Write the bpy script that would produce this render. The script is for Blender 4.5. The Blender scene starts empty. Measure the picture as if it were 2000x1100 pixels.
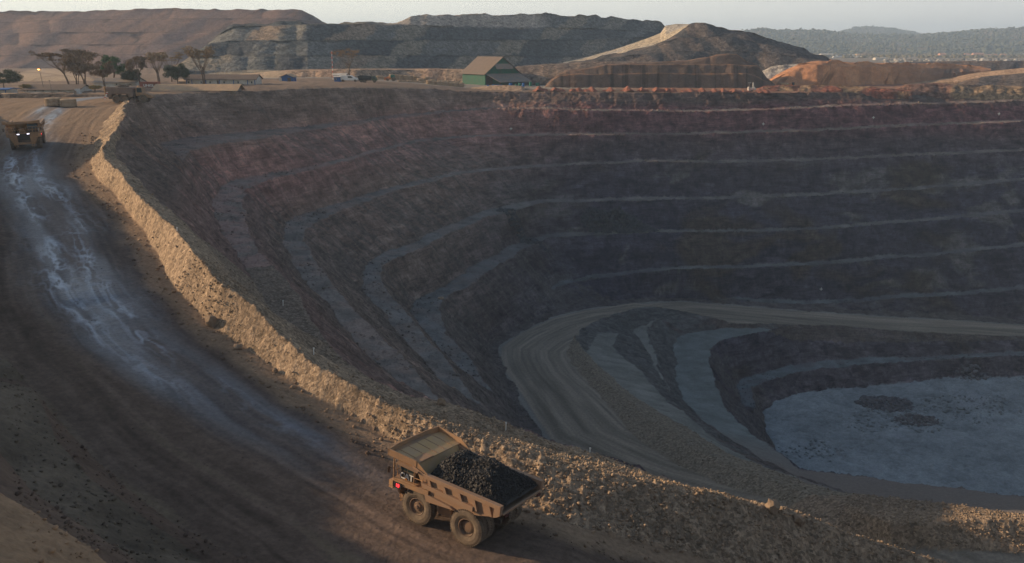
import bpy, bmesh, math, random
import numpy as np
from mathutils import Vector, Matrix, geometry
PI = math.pi
# ---------------------------------------------------------------- camera
FPX, CX, CY = 1730.0, 1000.0, 550.0      # focal length in pixels of a 2000 px wide frame
PITCH = math.atan((550 - 92) / FPX)
SP, CP = math.sin(PITCH), math.cos(PITCH)
scene = bpy.context.scene
cam_d = bpy.data.cameras.new('camera'); cam = bpy.data.objects.new('camera', cam_d)
scene.collection.objects.link(cam); scene.camera = cam
cam_d.sensor_width = 36; cam_d.lens = FPX / 2000 * 36
cam_d.clip_start = 0.5; cam_d.clip_end = 60000
cam.location = (0, 0, 0); cam.rotation_euler = (PI / 2 - PITCH, 0, 0)
# ---------------------------------------------------------------- sun and sky
SUN_AZ = math.atan2(0.22, -0.975)          # direction towards the sun in plan
SUN_EL = math.radians(17)
sd = Vector((math.cos(SUN_AZ) * math.cos(SUN_EL), math.sin(SUN_AZ) * math.cos(SUN_EL), math.sin(SUN_EL)))
sun_d = bpy.data.lights.new('sun', 'SUN'); sun = bpy.data.objects.new('sun', sun_d)
scene.collection.objects.link(sun)
sun_d.energy = 5.0; sun_d.angle = math.radians(0.6); sun_d.color = (1.0, 0.72, 0.46)
sun.rotation_euler = sd.to_track_quat('Z', 'Y').to_euler()
sun.location = sd * 300
world = bpy.data.worlds.new('World'); scene.world = world; world.use_nodes = True
wn, wl = world.node_tree.nodes, world.node_tree.links
sky = wn.new('ShaderNodeTexSky'); sky.sky_type = 'NISHITA'; sky.sun_disc = False
sky.sun_elevation = SUN_EL; sky.sun_rotation = PI / 2 - SUN_AZ
sky.air_density = 1.0; sky.dust_density = 1.5; sky.ozone_density = 1.0
# pale dust near the horizon, brighter towards the sun
geo = wn.new('ShaderNodeNewGeometry'); sep = wn.new('ShaderNodeSeparateXYZ')
wl.new(geo.outputs['Incoming'], sep.inputs[0])
mr = wn.new('ShaderNodeMapRange'); mr.interpolation_type = 'SMOOTHERSTEP'
mr.inputs['From Min'].default_value = -0.80; mr.inputs['From Max'].default_value = 0.02
mr.inputs['To Min'].default_value = 0.0; mr.inputs['To Max'].default_value = 0.92
wl.new(sep.outputs['Z'], mr.inputs['Value'])
side = wn.new('ShaderNodeMapRange'); side.inputs['From Min'].default_value = -0.6; side.inputs['From Max'].default_value = 0.6
wl.new(sep.outputs['X'], side.inputs['Value'])
hz = wn.new('ShaderNodeMix'); hz.data_type = 'RGBA'
hz.inputs['A'].default_value = (3.05, 3.02, 3.0, 1); hz.inputs['B'].default_value = (5.1, 4.95, 4.1, 1)
wl.new(side.outputs[0], hz.inputs['Factor'])
mx = wn.new('ShaderNodeMix'); mx.data_type = 'RGBA'
wl.new(mr.outputs[0], mx.inputs['Factor']); wl.new(sky.outputs[0], mx.inputs['A']); wl.new(hz.outputs['Result'], mx.inputs['B'])
low = wn.new('ShaderNodeMapRange'); low.interpolation_type = 'SMOOTHERSTEP'     # brightest layer of dust just above the ground
low.inputs['From Min'].default_value = -0.20; low.inputs['From Max'].default_value = 0.0
low.inputs['To Min'].default_value = 1.0; low.inputs['To Max'].default_value = 1.95
wl.new(sep.outputs['Z'], low.inputs['Value'])
sc_ = wn.new('ShaderNodeVectorMath'); sc_.operation = 'SCALE'
wl.new(mx.outputs['Result'], sc_.inputs[0]); wl.new(low.outputs[0], sc_.inputs['Scale'])
wn['Background'].inputs[1].default_value = 0.110
wl.new(sc_.outputs[0], wn['Background'].inputs[0])
scene.view_settings.view_transform = 'Standard'; scene.view_settings.look = 'None'
scene.view_settings.exposure = 0.28; scene.view_settings.gamma = 1.0
scene.cycles.max_bounces = 6; scene.cycles.volume_bounces = 1
scene.cycles.use_denoising = True
COL = scene.collection
# ---------------------------------------------------------------- helpers
def ray(x, y):
    u, v = (x - CX) / FPX, (y - CY) / FPX
    return u, CP - v * SP, -(SP + v * CP)
def at_z(x, y, z):                        # point of the pixel's ray at height z
    a, b, c = ray(x, y); k = z / c
    return Vector((a * k, b * k, z))
def at_d(x, y, D):                        # point of the pixel's ray at forward distance D
    a, b, c = ray(x, y); k = D / b
    return Vector((a * k, D, c * k))
def depth(p):
    return p[1] * CP - p[2] * SP
def tag(o, label=None, cat=None, group=None, kind=None):
    if label: o['label'] = label
    if cat: o['category'] = cat
    if group: o['group'] = group
    if kind: o['kind'] = kind
    return o
# ---- numpy gradient-free value noise
def _h(ix, iy, seed):
    n = (ix.astype(np.int64) * 374761393 + iy.astype(np.int64) * 668265263 + seed * 1442695041) & 0xffffffff
    n = ((n ^ (n >> 13)) * 1274126177) & 0xffffffff
    n = (n ^ (n >> 16)) & 0xffffffff
    return n.astype(np.float32) / np.float32(4294967295.0)
def vn(x, y, seed=0):
    ix, iy = np.floor(x), np.floor(y)
    fx, fy = (x - ix).astype(np.float32), (y - iy).astype(np.float32)
    fx = fx * fx * (3 - 2 * fx); fy = fy * fy * (3 - 2 * fy)
    a, b = _h(ix, iy, seed), _h(ix + 1, iy, seed)
    c, d = _h(ix, iy + 1, seed), _h(ix + 1, iy + 1, seed)
    return (a + (b - a) * fx) * (1 - fy) + (c + (d - c) * fx) * fy - 0.5
def fbm(x, y, wl_, octv=4, seed=0, gain=0.5):
    s, a, t = 0, 1.0, 0
    for i in range(octv):
        ca, sa = math.cos(i * 1.3), math.sin(i * 1.3)
        s = s + a * vn((x * ca + y * sa) / wl_ + 17.3 * i, (-x * sa + y * ca) / wl_ - 9.1 * i, seed + i)
        t += a; a *= gain; wl_ *= 0.5
    return s / t * 2
def smooth(x, a, b):
    t = np.clip((x - a) / (b - a), 0, 1); return t * t * (3 - 2 * t)
def mixc(c, col, m):
    return c * (1 - m[..., None]) + np.array(col, np.float32) * m[..., None]
GRID_STEP = 1.0
# ================================================================ TERRAIN
# breaklines: (pixel x, pixel y, height); each is unprojected to its real place
def crom(pts, n=6):
    P = [np.array(p, float) for p in pts]; P = [2 * P[0] - P[1]] + P + [2 * P[-1] - P[-2]]
    out = []
    for i in range(1, len(P) - 2):
        for k in range(n):
            t = k / n; a, b, c, d = P[i - 1:i + 3]
            out.append(0.5 * (2 * b + (c - a) * t + (2 * a - 5 * b + 4 * c - d) * t * t + (3 * b - a - 3 * c + d) * t ** 3))
    out.append(P[-2]); return out
def densify(q, step):
    out = [q[0]]
    for a, b in zip(q, q[1:]):
        n = max(1, int(np.linalg.norm(b - a) / step))
        out += [a + (b - a) * (k + 1) / n for k in range(n)]
    return out
def pl(pts, z=None):                       # pixel polyline -> 3-D polyline
    if z is not None: pts = [(x, y, z) for x, y in pts]
    lin = []
    for a, b in zip(pts, pts[1:]):
        for k in range(6): lin.append(tuple(a[i] + (b[i] - a[i]) * k / 6 for i in range(3)))
    lin.append(pts[-1])
    return [np.array(at_z(*p)) for p in lin]
LINES = {}
def L(name, pts, z=None, step=2.0):
    q = densify(pl(pts, z), step); LINES[name] = np.array(q); return LINES[name]
def W(name, pts, step=3.0):
    LINES[name] = np.array(densify([np.array(p, float) for p in pts], step))
# ---- upper ramp
TOE = [(262,199,-12.7),(230,211,-13.2),(201,242,-15.0),(184,285,-17.0),(176,313,-18.4),(188,341,-19.4),(216,378,-20.9),(247,409,-22),(278,446,-23.2),(309,500,-24.8),
       (340,562,-26.4),(386,605,-27.6),(411,636,-28.3),(464,673,-29.2),(525,716,-30.1),(600,769,-31.3),(700,822,-32.7),(755,855,-33.4),(850,900,-34),
       (940,955,-34.5),(1013,991,-34.9),(1100,1029,-35.5),(1200,1050,-36.4),(1300,1072,-37.5),(1400,1100,-38.8),(1500,1135,-40.3),(1650,1180,-44),(1900,1230,-46.5),(2300,1290,-49)]
L('toe', TOE)
CREST = [(275,190,-11.6),(246,196,-11.9),(242,212,-12.2),(240,228,-12.8),(223,254,-14.2),(203,288,-15.7),(208,310,-16.8),(224,333,-17.8),(250,362,-19.0),(285,398,-20.2),(322,428,-21.0),
         (352,462,-21.9),(378,490,-22.6),(412,530,-23.7),(438,556,-24.4),(470,578,-25.2),(500,600,-25.8),(520,628,-26.8),(545,655,-27.6),(585,692,-28.6),(625,722,-29.4),(690,755,-30.2),(760,792,-31.1),
         (850,828,-31.8),(930,858,-32.6),(1000,880,-32.9),(1100,908,-33.5),(1200,928,-34.2),(1300,948,-35.1),(1400,965,-36.1),(1500,992,-37.5),(1580,1012,-39.3),(1640,1042,-40.4),(1760,1075,-42),(1900,1115,-44),(2300,1200,-47)]
L('crest', CREST, step=1.5)
CREST2 = [(262,190,-12.1),(250,202,-12.5),(247,222,-13.1),(236,250,-14.6),(222,285,-16.2),(232,312,-17.4),(258,344,-18.8),(300,384,-20.4),(345,424,-21.6),
          (380,462,-22.8),(410,500,-23.9),(445,540,-25.2),(480,562,-26.0),(515,588,-26.8),(540,622,-27.7),(560,648,-28.4),(612,690,-29.6)]
L('crest2', CREST2)
# outer foot of the berm (pit side)
L('berm_out', [(612,695,-31.8),(650,718,-32.4),(720,752,-33.2),(790,782,-33.9),(850,800,-34.4),(920,830,-35.0),(1000,858,-35.8),(1100,888,-36.7),(1200,914,-37.6),
               (1300,942,-38.8),(1400,962,-40),(1500,990,-41.5),(1600,1024,-43),(1700,1062,-44.5),(1850,1110,-47)])
RIM = [(262,190,-12.1),(273,188,-11.8),(327,184,-12.3),(409,181,-12.4),(500,178.5,-12.6),(600,173,-12.6),(732,172,-13.9),(850,174,-15.9),(900,179,-17.0),(1023,180,-17.4),(1240,181,-17.5),(1460,181,-17.7),(1650,180,-17.9),(1760,180,-18.2),(1850,179,-18.3),(2000,180,-18.9),(2300,178,-19.2),(2700,172,-18.5)]
L('rim', RIM)
# near bank left of the ramp
BT = [(-250,625,-25.6),(-120,672,-26.4),(0,706,-27.2),(60,752,-28),(102,806,-28.8),(139,850,-29.6),(192,903,-30.6),(247,956,-31.5),(340,1024,-32.5),(417,1064,-32.9),(495,1102,-33.2),(620,1165,-33.6),(800,1230,-34.6),(1200,1330,-37.5)]
L('bank_toe', BT)
L('bank_crest', [(-250,590,-24.5),(-120,650,-25.3),(0,692,-26.4),(40,722,-26.9),(77,775,-27.3),(114,862,-28.0),(173,933,-29.1),(222,968,-29.8),(256,988,-30.3),(294,1020,-31),(358,1064,-31.9),(402,1102,-32.6),(520,1180,-32.6)])
L('strip_in', [(-300,640,-22.5),(-150,720,-23.8),(-40,790,-24.8),(0,880,-26.0),(60,960,-27.4),(130,1010,-28.1),(220,1065,-29),(270,1102,-29.6),(380,1180,-31)])
L('mound_edge', [(-120,900,-20.8),(0,962,-22),(62,1000,-22.7),(124,1038,-23.5),(173,1066,-24.1),(205,1102,-24.8),(300,1180,-26)])
L('mound_in', [(-300,1060,-18),(0,1130,-19.5),(120,1200,-20)])
W('ridge', [(-150,222,-9.5),(-130,200,-8.5),(-112,175,-9.6),(-99,156,-9.6),(-92,142,-12.2),(-82,126,-13.4),(-77,108,-14.0),(-75,99,-14.6),(-72,88,-14.4),(-72,79,-15.0),(-72,70,-14.8),(-72,61,-10.5),(-72,53,-9.5),(-73,47,-14),(-74,30,-16)])
W('ridge_foot', [(-136,208,-13),(-122,196,-13.4),(-109,180,-14.8),(-97,163,-16.3),(-84,140,-18.6),(-75,122,-20.5),(-69,108,-22.2)])
W('ridge_back', [(-190,230,-13),(-150,180,-14),(-125,150,-15),(-110,110,-17),(-100,60,-16),(-100,20,-16)])
W('near', [(-30,8,-9),(0,8,-11),(30,8,-18)]); W('near2', [(-18,24,-16),(-2,26,-21),(16,28,-28)])
W('near3', [(40,40,-40),(90,40,-46),(160,40,-50)])
# ---- pit benches: inner toe / outer crest of each flat
BEN = {
1: (-23.2, [(290,312),(296,296),(320,281),(371,268),(448,261),(525,253),(600,247),(700,236),(750,227),(886,215),(954,210),(1077,210),(1145,213),(1368,215.5),(1504,211),(1691,202),(1882,198),(2000,193),(2600,178)],
           [(358,431),(349,396),(343,365),(346,334),(355,310),(371,295),(433,280),(494,272),(600,255),(700,242),(750,232),(886,219),(954,213.5),(1077,213.5),(1145,216),(1368,218.5),(1504,214.5),(1691,206),(1882,202),(2000,197),(2600,182)]),
2: (-32.0, [(430,455),(418,425),(414,390),(433,365),(464,352),(541,337),(600,326),(680,308),(732,292),(750,289),(820,271),(886,267),(995,262.5),(1250,260),(1341,260),(1504,254),(1650,249.5),(1718,245),(2000,234),(2600,212)],
           [(525,517),(494,477),(485,446),(476,415),(471,390),(479,372),(501,360),(541,347),(600,333),(680,314),(732,297),(750,294),(820,276),(886,271),(995,266),(1250,263),(1341,263.5),(1504,258),(1650,253.5),(1718,249),(2000,238),(2600,217)]),
3: (-41.7, [(800,768),(720,702),(677,648),(645,603),(598,556),(569,512),(556,477),(560,442),(575,423),(614,412),(677,392),(741,373),(836,348),(900,334),(1000,325),(1095,320),(1191,316),(1286,312),(1413,314),(1600,308.5),(1800,300),(2000,290),(2600,262)],
           [(905,850),(850,770),(785,697),(754,668),(703,614),(664,579),(633,541),(610,503),(598,471),(598,449),(614,436),(645,420),(693,400),(773,373),(852,353),(900,340),(1000,330),(1095,324),(1191,320),(1286,315.5),(1413,318),(1600,313),(1800,304.5),(2000,294.5),(2600,268)]),
4: (-53.0, [(870,765),(820,697),(779,652),(741,611),(709,573),(703,541),(715,517),(757,491),(820,469),(868,443),(916,424),(963,407),(1048,390),(1150,390),(1191,387),(1382,384),(1600,377),(1800,365),(2000,347),(2600,315)],
           [(985,850),(925,770),(865,697),(836,662),(804,627),(773,592),(747,557),(741,533),(750,516),(789,499),(836,477),(884,452),(948,424),(1027,404),(1060,396),(1150,394.5),(1191,392),(1382,389),(1600,382),(1800,370),(2000,352),(2600,322)]),
5: (-63.6, [(930,765),(868,697),(846,668),(820,636),(804,606),(814,585),(843,574),(884,547),(932,515),(979,488),(1027,467),(1095,456),(1286,449),(1413,449),(1600,443.5),(1800,427),(2000,408),(2600,370)],
           [(1030,848),(970,770),(913,697),(890,671),(874,649),(862,620),(861,601),(868,588),(893,569),(932,544),(979,514),(1011,489),(1075,465),(1150,459),(1286,453.5),(1413,453.5),(1600,448.5),(1800,432.5),(2000,414),(2600,378)]),
6: (-75.6, [(1075,563),(1091,552),(1150,538),(1191,533.5),(1318,520),(1477,517.5),(1600,511),(1800,495.5),(2000,474),(2600,425)],
           [(1078,567),(1091,558),(1150,544),(1191,539),(1318,525.5),(1477,523),(1600,517),(1800,501.5),(2000,480.5),(2600,435)]),
7: (-84.4, [(1400,580),(1495,585),(1575,588),(1654,583),(1750,578),(1877,571),(2000,557),(2600,505)],
           [(1400,583),(1495,591),(1575,595),(1654,589),(1750,585),(1877,578),(2000,564),(2600,515)]),
}
EAST = {1: (350, 358, 378, 400), 2: (341, 349, 366, 388), 3: (331, 339, 354, 375), 4: (318, 329, 342, 362), 5: (308, 318, 330, 350), 6: (292, 308, 318, 336), 7: (292, 297, 304, 308)}
BX0 = {1: 800, 2: 830, 3: 900, 4: 980, 5: 1020, 6: 1050, 7: 1100}
def bench(k, pts, z, back):                # level in the west, stepped back from the rim in the east
    out = []
    for x, y in pts:
        p = at_z(x, y, z); d = p[1]
        if k == 1 and x > 500: d = at_z(x, y, z - .8 * min(1, (x - 500) / 120))[1]
        if x > BX0[k] and y < 600:
            de = np.interp(x, [1150, 1500, 2000, 2600], EAST[k]) - back
            w = min(1.0, (x - BX0[k]) / 190.0); d = d * (1 - w) + de * w
        out.append((x, y, at_d(x, y, d)[2]))
    return out
for k, (z, ti, co) in BEN.items():
    L('ft%d' % k, bench(k, ti, z + 0.35, 0)); L('fc%d' % k, bench(k, co, z, 4.0 if k < 7 else 3.0))
# flat 2 continues along the berm
L('flat2in', [(430,455,-31.9),(470,510,-31.9),(520,590,-31.9),(575,660,-32.0)])
L('flat2out', [(525,517,-32),(555,545,-32),(582,573,-32),(614,630,-32.1),(661,697,-32.4),(720,738,-33.4),(790,772,-34.2),(850,779,-34.6),(920,802,-35.3),(1010,836,-36.3),(1060,862,-37),(1100,869,-37.3),(1150,881,-37.8),(1210,901,-38.6),(1300,935,-39.8)])
# ---- pit haul road
RO = [(2600,640,-94.5),(2000,634,-91.5),(1877,626,-90),(1718,617,-88.2),(1550,606,-86.2),(1427,595,-84.8),(1332,588,-84),(1236,591,-82.2),(1141,604,-80),(1077,620,-78.4),(1014,649,-77.2),(975,677,-76.6),
      (973,700,-76.2),(982,728,-75.2),(1014,773,-72.6),(1068,859,-68),(1140,900,-65.4),(1200,930,-63.4),(1350,985,-59.5),(1500,1035,-56.5),(1700,1092,-53),(1900,1150,-51.5),(2300,1200,-51)]
RI = [(2600,662,-95.5),(2000,657,-92.5),(1782,649,-90.6),(1654,637,-88.8),(1527,634,-87.2),(1427,630,-86.2),(1379,618,-85.4),(1332,607,-84.7),(1268,599,-83.8),(1236,602,-83.2),(1173,623,-81),(1134,645,-79.3),
      (1112,671,-77.8),(1109,693,-76.8),(1128,728,-75),(1166,766,-72.4),(1204,814,-69.2),(1236,852,-66.8),(1284,884,-64.6),(1340,915,-62.3),(1400,942,-60),(1500,975,-56.8),(1600,1020,-54),(1740,1070,-51.6),(1860,1078,-51),(2000,1083,-51),(2300,1090,-50.5)]
L('ro', RO); L('ri', RI)
L('road_toe', [(965,668,-77.2),(962,700,-76),(972,735,-74.8),(1002,780,-72.3),(1045,855,-68)])
L('road_toe2', [(975,652,-76.8),(1010,634,-77),(1068,610,-78),(1136,595,-79.8),(1236,582,-82),(1332,581,-83.6),(1390,586,-84.3),(1495,594,-85.3),(1550,598,-86),(1718,608,-88),(1877,616,-89.8),(2000,624,-91.4),(2600,632,-94)])
# berm on the pit side of that road
L('b2', [(1124,655,-77.8),(1130,680,-76.3),(1141,703,-74.8),(1173,738,-72.4),(1220,773,-69.6),(1252,814,-66.8),(1300,836,-65),(1332,859,-63.2),(1379,887,-61),(1440,916,-58.6),(1500,938,-56.6),(1560,960,-54.6),(1620,975,-53),
         (1660,985,-51.8),(1700,1005,-50.2),(1740,1020,-49.2),(1800,1023,-48.8),(1860,1018,-48.8),(2000,1014,-48.6),(2300,1010,-48)], step=1.5)
L('b2out', [(1150,690,-77.4),(1168,715,-76),(1205,745,-74),(1250,778,-71.5),(1290,810,-69),(1335,832,-67),(1375,858,-64.8),(1430,888,-62),(1500,915,-59.5),(1570,945,-56.8),(1640,962,-55)])
L('b2top', [(1690,992,-51.4),(1720,1008,-50.2),(1790,1014,-49.8),(1860,1008,-49.8),(2000,1002,-49.6)])
# shelves inside the loop
L('sh1', [(1165,650,-80.8),(1205,652,-81.2),(1198,674,-80.6),(1223,703,-79.5),(1255,728,-78),(1290,765,-75.6),(1350,815,-72.5)])
L('hollow_top', [(1215,615,-83.1),(1240,628,-84.6),(1300,648,-86.5)])
L('sh2a', [(1236,645,-85.2),(1246,661,-85),(1268,693,-83.8),(1285,728,-82),(1318,772,-79.4)])
L('sh2b', [(1287,623,-84.8),(1265,639,-85),(1263,658,-84.9),(1278,687,-84),(1284,715,-82.8),(1300,747,-81.4),(1318,775,-79.8),(1370,822,-76)])
L('bl', [(1322,652,-88),(1316,693,-88.2),(1318,741,-87.2),(1330,778,-85.4),(1368,815,-81.5),(1430,860,-76.5),(1500,905,-71),(1570,940,-65.5)])
L('btop', [(1340,650,-88),(1400,643,-88),(1450,640,-87.7),(1490,641,-87.6)])
L('bc', [(1520,643,-88),(1480,648,-87.9),(1440,655,-87.8),(1400,667,-87.8),(1382,677,-88),(1384,700,-87.6),(1395,741,-86.6),(1410,790,-85.6),(1445,825,-84),(1491,862,-80.6),(1538,900,-76.6),(1565,919,-74.4),(1625,949,-70.6),(1670,970,-68),(1700,982,-67),(1760,986,-67),(1850,985,-67.5),(2000,970,-70),(2300,940,-76)])
# bench c and floor
L('ct', [(1447,790,-97.3),(1437,752,-98.3),(1441,740,-98.6),(1495,726,-98.5),(1559,713,-97.8),(1686,699,-96.2),(1814,696,-96.4),(2000,687,-95.5),(2600,690,-97.5)])
L('cc', [(1499,862,-97.6),(1483,816,-98),(1469,776,-98.2),(1464,754,-98),(1543,731,-97.6),(1591,723,-97.3),(1686,712,-96.5),(1877,700,-95.3),(2000,694,-95.3),(2600,697,-97.5)])
FZ = -102.4
L('fl', [(1560,935,FZ),(1515,878,FZ),(1497,836,FZ),(1489,805,FZ),(1505,786,FZ),(1559,769,-102),(1623,760,-102.1),(1718,753,-101.7),(1845,741,-100.8),(2000,736,-100.3),(2600,732,-101.5)])
W('fl2', [(66,190,FZ),(78,168,FZ),(105,158,FZ),(150,158,FZ),(220,165,FZ)])
W('fl3', [(100,220,FZ+.5),(160,230,FZ+.6),(220,220,FZ)]); W('fl4', [(60,232,FZ+.3),(120,200,FZ-.2),(200,190,FZ)])
# plain behind the rim
for i, (dd, zz) in enumerate([(12, 0.4), (40, 0.5), (90, 0.2)]):
    LINES['pln%d' % i] = np.array([(p[0] * (1 + dd / p[1]), p[1] + dd, p[2] + zz) for p in LINES['rim'][::6]])
W('junc', [(-175,245,-12.2),(-140,240,-12.2),(-116,238,-12.1),(-106,256,-12.1),(-92,280,-12.3)])
W('junc2', [(-260,330,-12.5),(-150,300,-12.5),(-100,308,-12.8)])
W('base', [(300,60,-52),(400,150,-30),(450,300,-18)]); W('base2', [(-400,100,-16),(-400,300,-13),(-300,20,-16)])
W('farl', [(-600,600,-14.5),(0,600,-16.5),(600,600,-20.5)], 60)
NAMES = list(LINES.keys())
PTS = np.concatenate(list(LINES.values())); LID = np.concatenate([np.full(len(v), i) for i, v in enumerate(LINES.values())])
_, ui = np.unique(np.round(PTS[:, :2] / 0.8), axis=0, return_index=True); ui = np.sort(ui); PTS = PTS[ui]; LID = LID[ui]
res = geometry.delaunay_2d_cdt([Vector((p[0], p[1])) for p in PTS], [], [], 0, 1e-5, True)
vc = np.array([tuple(v) for v in res[0]]); orig = [o[0] if o else 0 for o in res[3]]
vz = PTS[np.array(orig), 2]; vl = LID[np.array(orig)]; TRI = np.array(res[2])
# ground classes: 0 plain/bank 1 ramp 2 berm 3 face 4 flat 5 pit road 6 lower shelf ramp 7 floor 8 outer strip 9 near mound
def cls(names):
    n = set(names)
    if n <= {'toe', 'bank_toe', 'junc', 'ridge_foot'} and ('toe' in n): return 1
    if n <= {'bank_toe'}: return 1
    if n <= {'bank_toe', 'ridge_foot'}: return 1
    if n <= {'mound_edge', 'mound_in', 'near', 'near2', 'near3'}: return 9
    if n & {'crest', 'crest2', 'berm_out'} and not any(x[:2] in ('ft', 'fc') or x == 'rim' for x in n): return 2
    if n <= {'berm_out', 'flat2out', 'flat2in', 'crest2'}: return 8
    if n <= {'flat2in', 'flat2out'} or n <= {'flat2in', 'fc2'} or n <= {'flat2in', 'flat2out', 'ft2', 'fc2'}: return 4
    if n <= {'ro', 'ri'}: return 5
    if n <= {'bl', 'btop', 'bc', 'sh2b'} and 'bc' in n: return 6
    if n <= {'fl', 'fl2', 'fl3', 'fl4'}: return 7
    if n <= {'b2', 'b2top', 'b2out', 'ri', 'bc'} and n & {'b2', 'b2top', 'b2out'}: return 2 if 'bc' not in n else 6
    if n <= {'ct', 'cc'} and len(n) == 2: return 4
    ks = {x[2:] for x in n if x[:2] in ('ft', 'fc')}
    if all(x[:2] in ('ft', 'fc') for x in n) and len(ks) == 1 and any(x[:2] == 'ft' for x in n): return 4
    if all(x.startswith('pln') or x.startswith('junc') or x.startswith('far') or x.startswith('base') or x.startswith('ridge') for x in n): return 0
    if n & {'strip_in', 'bank_crest', 'mound_edge'}: return 10 if n & {'strip_in'} and n & {'bank_crest'} else 0
    if 'rim' in n and any(x.startswith('pln') for x in n): return 0
    return 3
tcls = [cls([NAMES[i] for i in vl[t]]) for t in TRI]
# ---- rows / columns of the height grid, denser where the photograph looks closest
ds = [6.0]
while ds[-1] < 400:
    d = ds[-1]; ds.append(d + min(max(0.0030 * d, 0.05), 0.34) * GRID_STEP if d > 30 else d + 1.0)
d = ds[-1]
while d < 6600:
    d *= 1.012; ds.append(d)
ROW = np.array(ds)
NC = int(1180 / GRID_STEP); uc = np.linspace(-0.70, 0.70, NC); ext = [0.70 + 0.0013 * ((1.075 ** k) - 1) / 0.075 for k in range(1, 70)]
ext = [e for e in ext if e < 3.0]
U = np.concatenate([-np.array(ext[::-1]), uc, np.array(ext)])
nR, nC = len(ROW), len(U)
GX = (U[None, :] * ROW[:, None]); GY = np.repeat(ROW[:, None], nC, 1)
# domain warp: ragged edges, gullied faces
wamp = np.clip((GY - 40) / 160, 0.10, 1.0)
WX = GX + wamp * (1.15 * fbm(GX, GY, 16, 3, 11) + .8 * fbm(GX, GY, 4.5, 3, 12) + .26 * fbm(GX, GY, 1.7, 2, 15))
WY = GY + wamp * (1.15 * fbm(GX, GY, 15, 3, 21) + .8 * fbm(GX, GY, 4.2, 3, 22) + .26 * fbm(GX, GY, 1.6, 2, 25))
WU = WX / np.maximum(WY, 1e-3)
Z = np.full(GX.shape, np.nan, np.float64); CL = np.zeros(GX.shape, np.uint8)
tp = vc[TRI]; tz = vz[TRI]
for T, z3, kc in zip(tp, tz, tcls):
    (x0, y0), (x1, y1), (x2, y2) = T
    ymin, ymax = min(y0, y1, y2), max(y0, y1, y2)
    if ymax < 5: continue
    den = (y1 - y2) * (x0 - x2) + (x2 - x1) * (y0 - y2)
    if abs(den) < 1e-9: continue
    us = [x0 / max(y0, 5), x1 / max(y1, 5), x2 / max(y2, 5)]
    pad = 5.5
    r0, r1 = np.searchsorted(ROW, ymin - pad), np.searchsorted(ROW, ymax + pad)
    pu = pad / max(ymin, 6)
    c0, c1 = np.searchsorted(U, min(us) - pu * 1.3), np.searchsorted(U, max(us) + pu * 1.3)
    if r1 <= r0 or c1 <= c0: continue
    X, Y = WX[r0:r1, c0:c1], WY[r0:r1, c0:c1]
    a = ((y1 - y2) * (X - x2) + (x2 - x1) * (Y - y2)) / den
    b = ((y2 - y0) * (X - x2) + (x0 - x2) * (Y - y2)) / den
    c = 1 - a - b
    m = (a >= -1e-6) & (b >= -1e-6) & (c >= -1e-6)
    if m.any():
        S = Z[r0:r1, c0:c1]; S[m] = (a * z3[0] + b * z3[1] + c * z3[2])[m]; CL[r0:r1, c0:c1][m] = kc
far = -14.5 - 6.0 * smooth(GX, -200, 400)
Z = np.where(np.isnan(Z), np.where(GY > 300, far, -18.0), Z)
def inpoly(line_list):
    P = np.concatenate(line_list)[:, :2]; u_ = P[:, 0] / np.maximum(P[:, 1], 1)
    r0, r1 = max(np.searchsorted(ROW, P[:, 1].min()) - 8, 0), np.searchsorted(ROW, P[:, 1].max()) + 8
    c0, c1 = max(np.searchsorted(U, u_.min()) - 20, 0), np.searchsorted(U, u_.max()) + 20
    X, Y = WX[r0:r1, c0:c1], WY[r0:r1, c0:c1]; m = np.zeros(X.shape, bool)
    for a, b in zip(P, np.roll(P, -1, 0)):
        if a[1] == b[1]: continue
        m ^= ((a[1] > Y) != (b[1] > Y)) & (X < (b[0] - a[0]) * (Y - a[1]) / (b[1] - a[1]) + a[0])
    return (slice(r0, r1), slice(c0, c1)), m
for code, parts in ((1, [LINES['toe'], LINES['bank_toe'][::-1], LINES['ridge_foot'][::-1], LINES['junc']]), (5, [LINES['ro'], LINES['ri'][::-1]]),
                    (7, [LINES['fl'], LINES['fl2'][::-1]])):
    sl, m = inpoly(parts)
    if code == 1: m &= (CL[sl] != 3) & (CL[sl] != 4)
    CL[sl][m] = code
sl, m = inpoly([LINES['ri'], LINES['bc'][::-1], LINES['btop'][::-1]]); m &= CL[sl] == 3; CL[sl][m] = 11
for pa, pb in (('b2out', 'sh1'), ('sh2a', 'sh2b')):
    sl, m = inpoly([LINES[pa], LINES[pb][::-1]]); m &= (CL[sl] == 11) | (CL[sl] == 3) | (CL[sl] == 2); CL[sl][m] = 12
k = smooth(GY, 480, 600); Z = Z * (1 - k) + far * k
# ================================================================ SURFACE DETAIL AND COLOUR
def near_line(mask, line):                 # distance and arc position along a polyline
    q = LINES[line][:, :2]; seg = np.concatenate([[0], np.cumsum(np.linalg.norm(np.diff(q, axis=0), axis=1))])
    P = np.stack([GX[mask], GY[mask]], 1).astype(np.float32)
    best = np.full(len(P), 1e9, np.float32); arc = np.zeros(len(P), np.float32)
    for i in range(len(q) - 1):
        a, d = q[i], q[i + 1] - q[i]; l2 = max(d @ d, 1e-9)
        t = np.clip(((P - a) @ d) / l2, 0, 1); r = P - a - t[:, None] * d
        dd = (r * r).sum(1); m = dd < best
        best[m] = dd[m]; arc[m] = (seg[i] + t * math.sqrt(l2))[m]
    return np.sqrt(best), arc
G = GX.shape
n8 = fbm(GX, GY, 9, 4, 31); n3 = fbm(GX, GY, 2.6, 3, 41); n1 = fbm(GX, GY, 0.8, 2, 51); n30 = fbm(GX, GY, 45, 4, 61)
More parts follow.
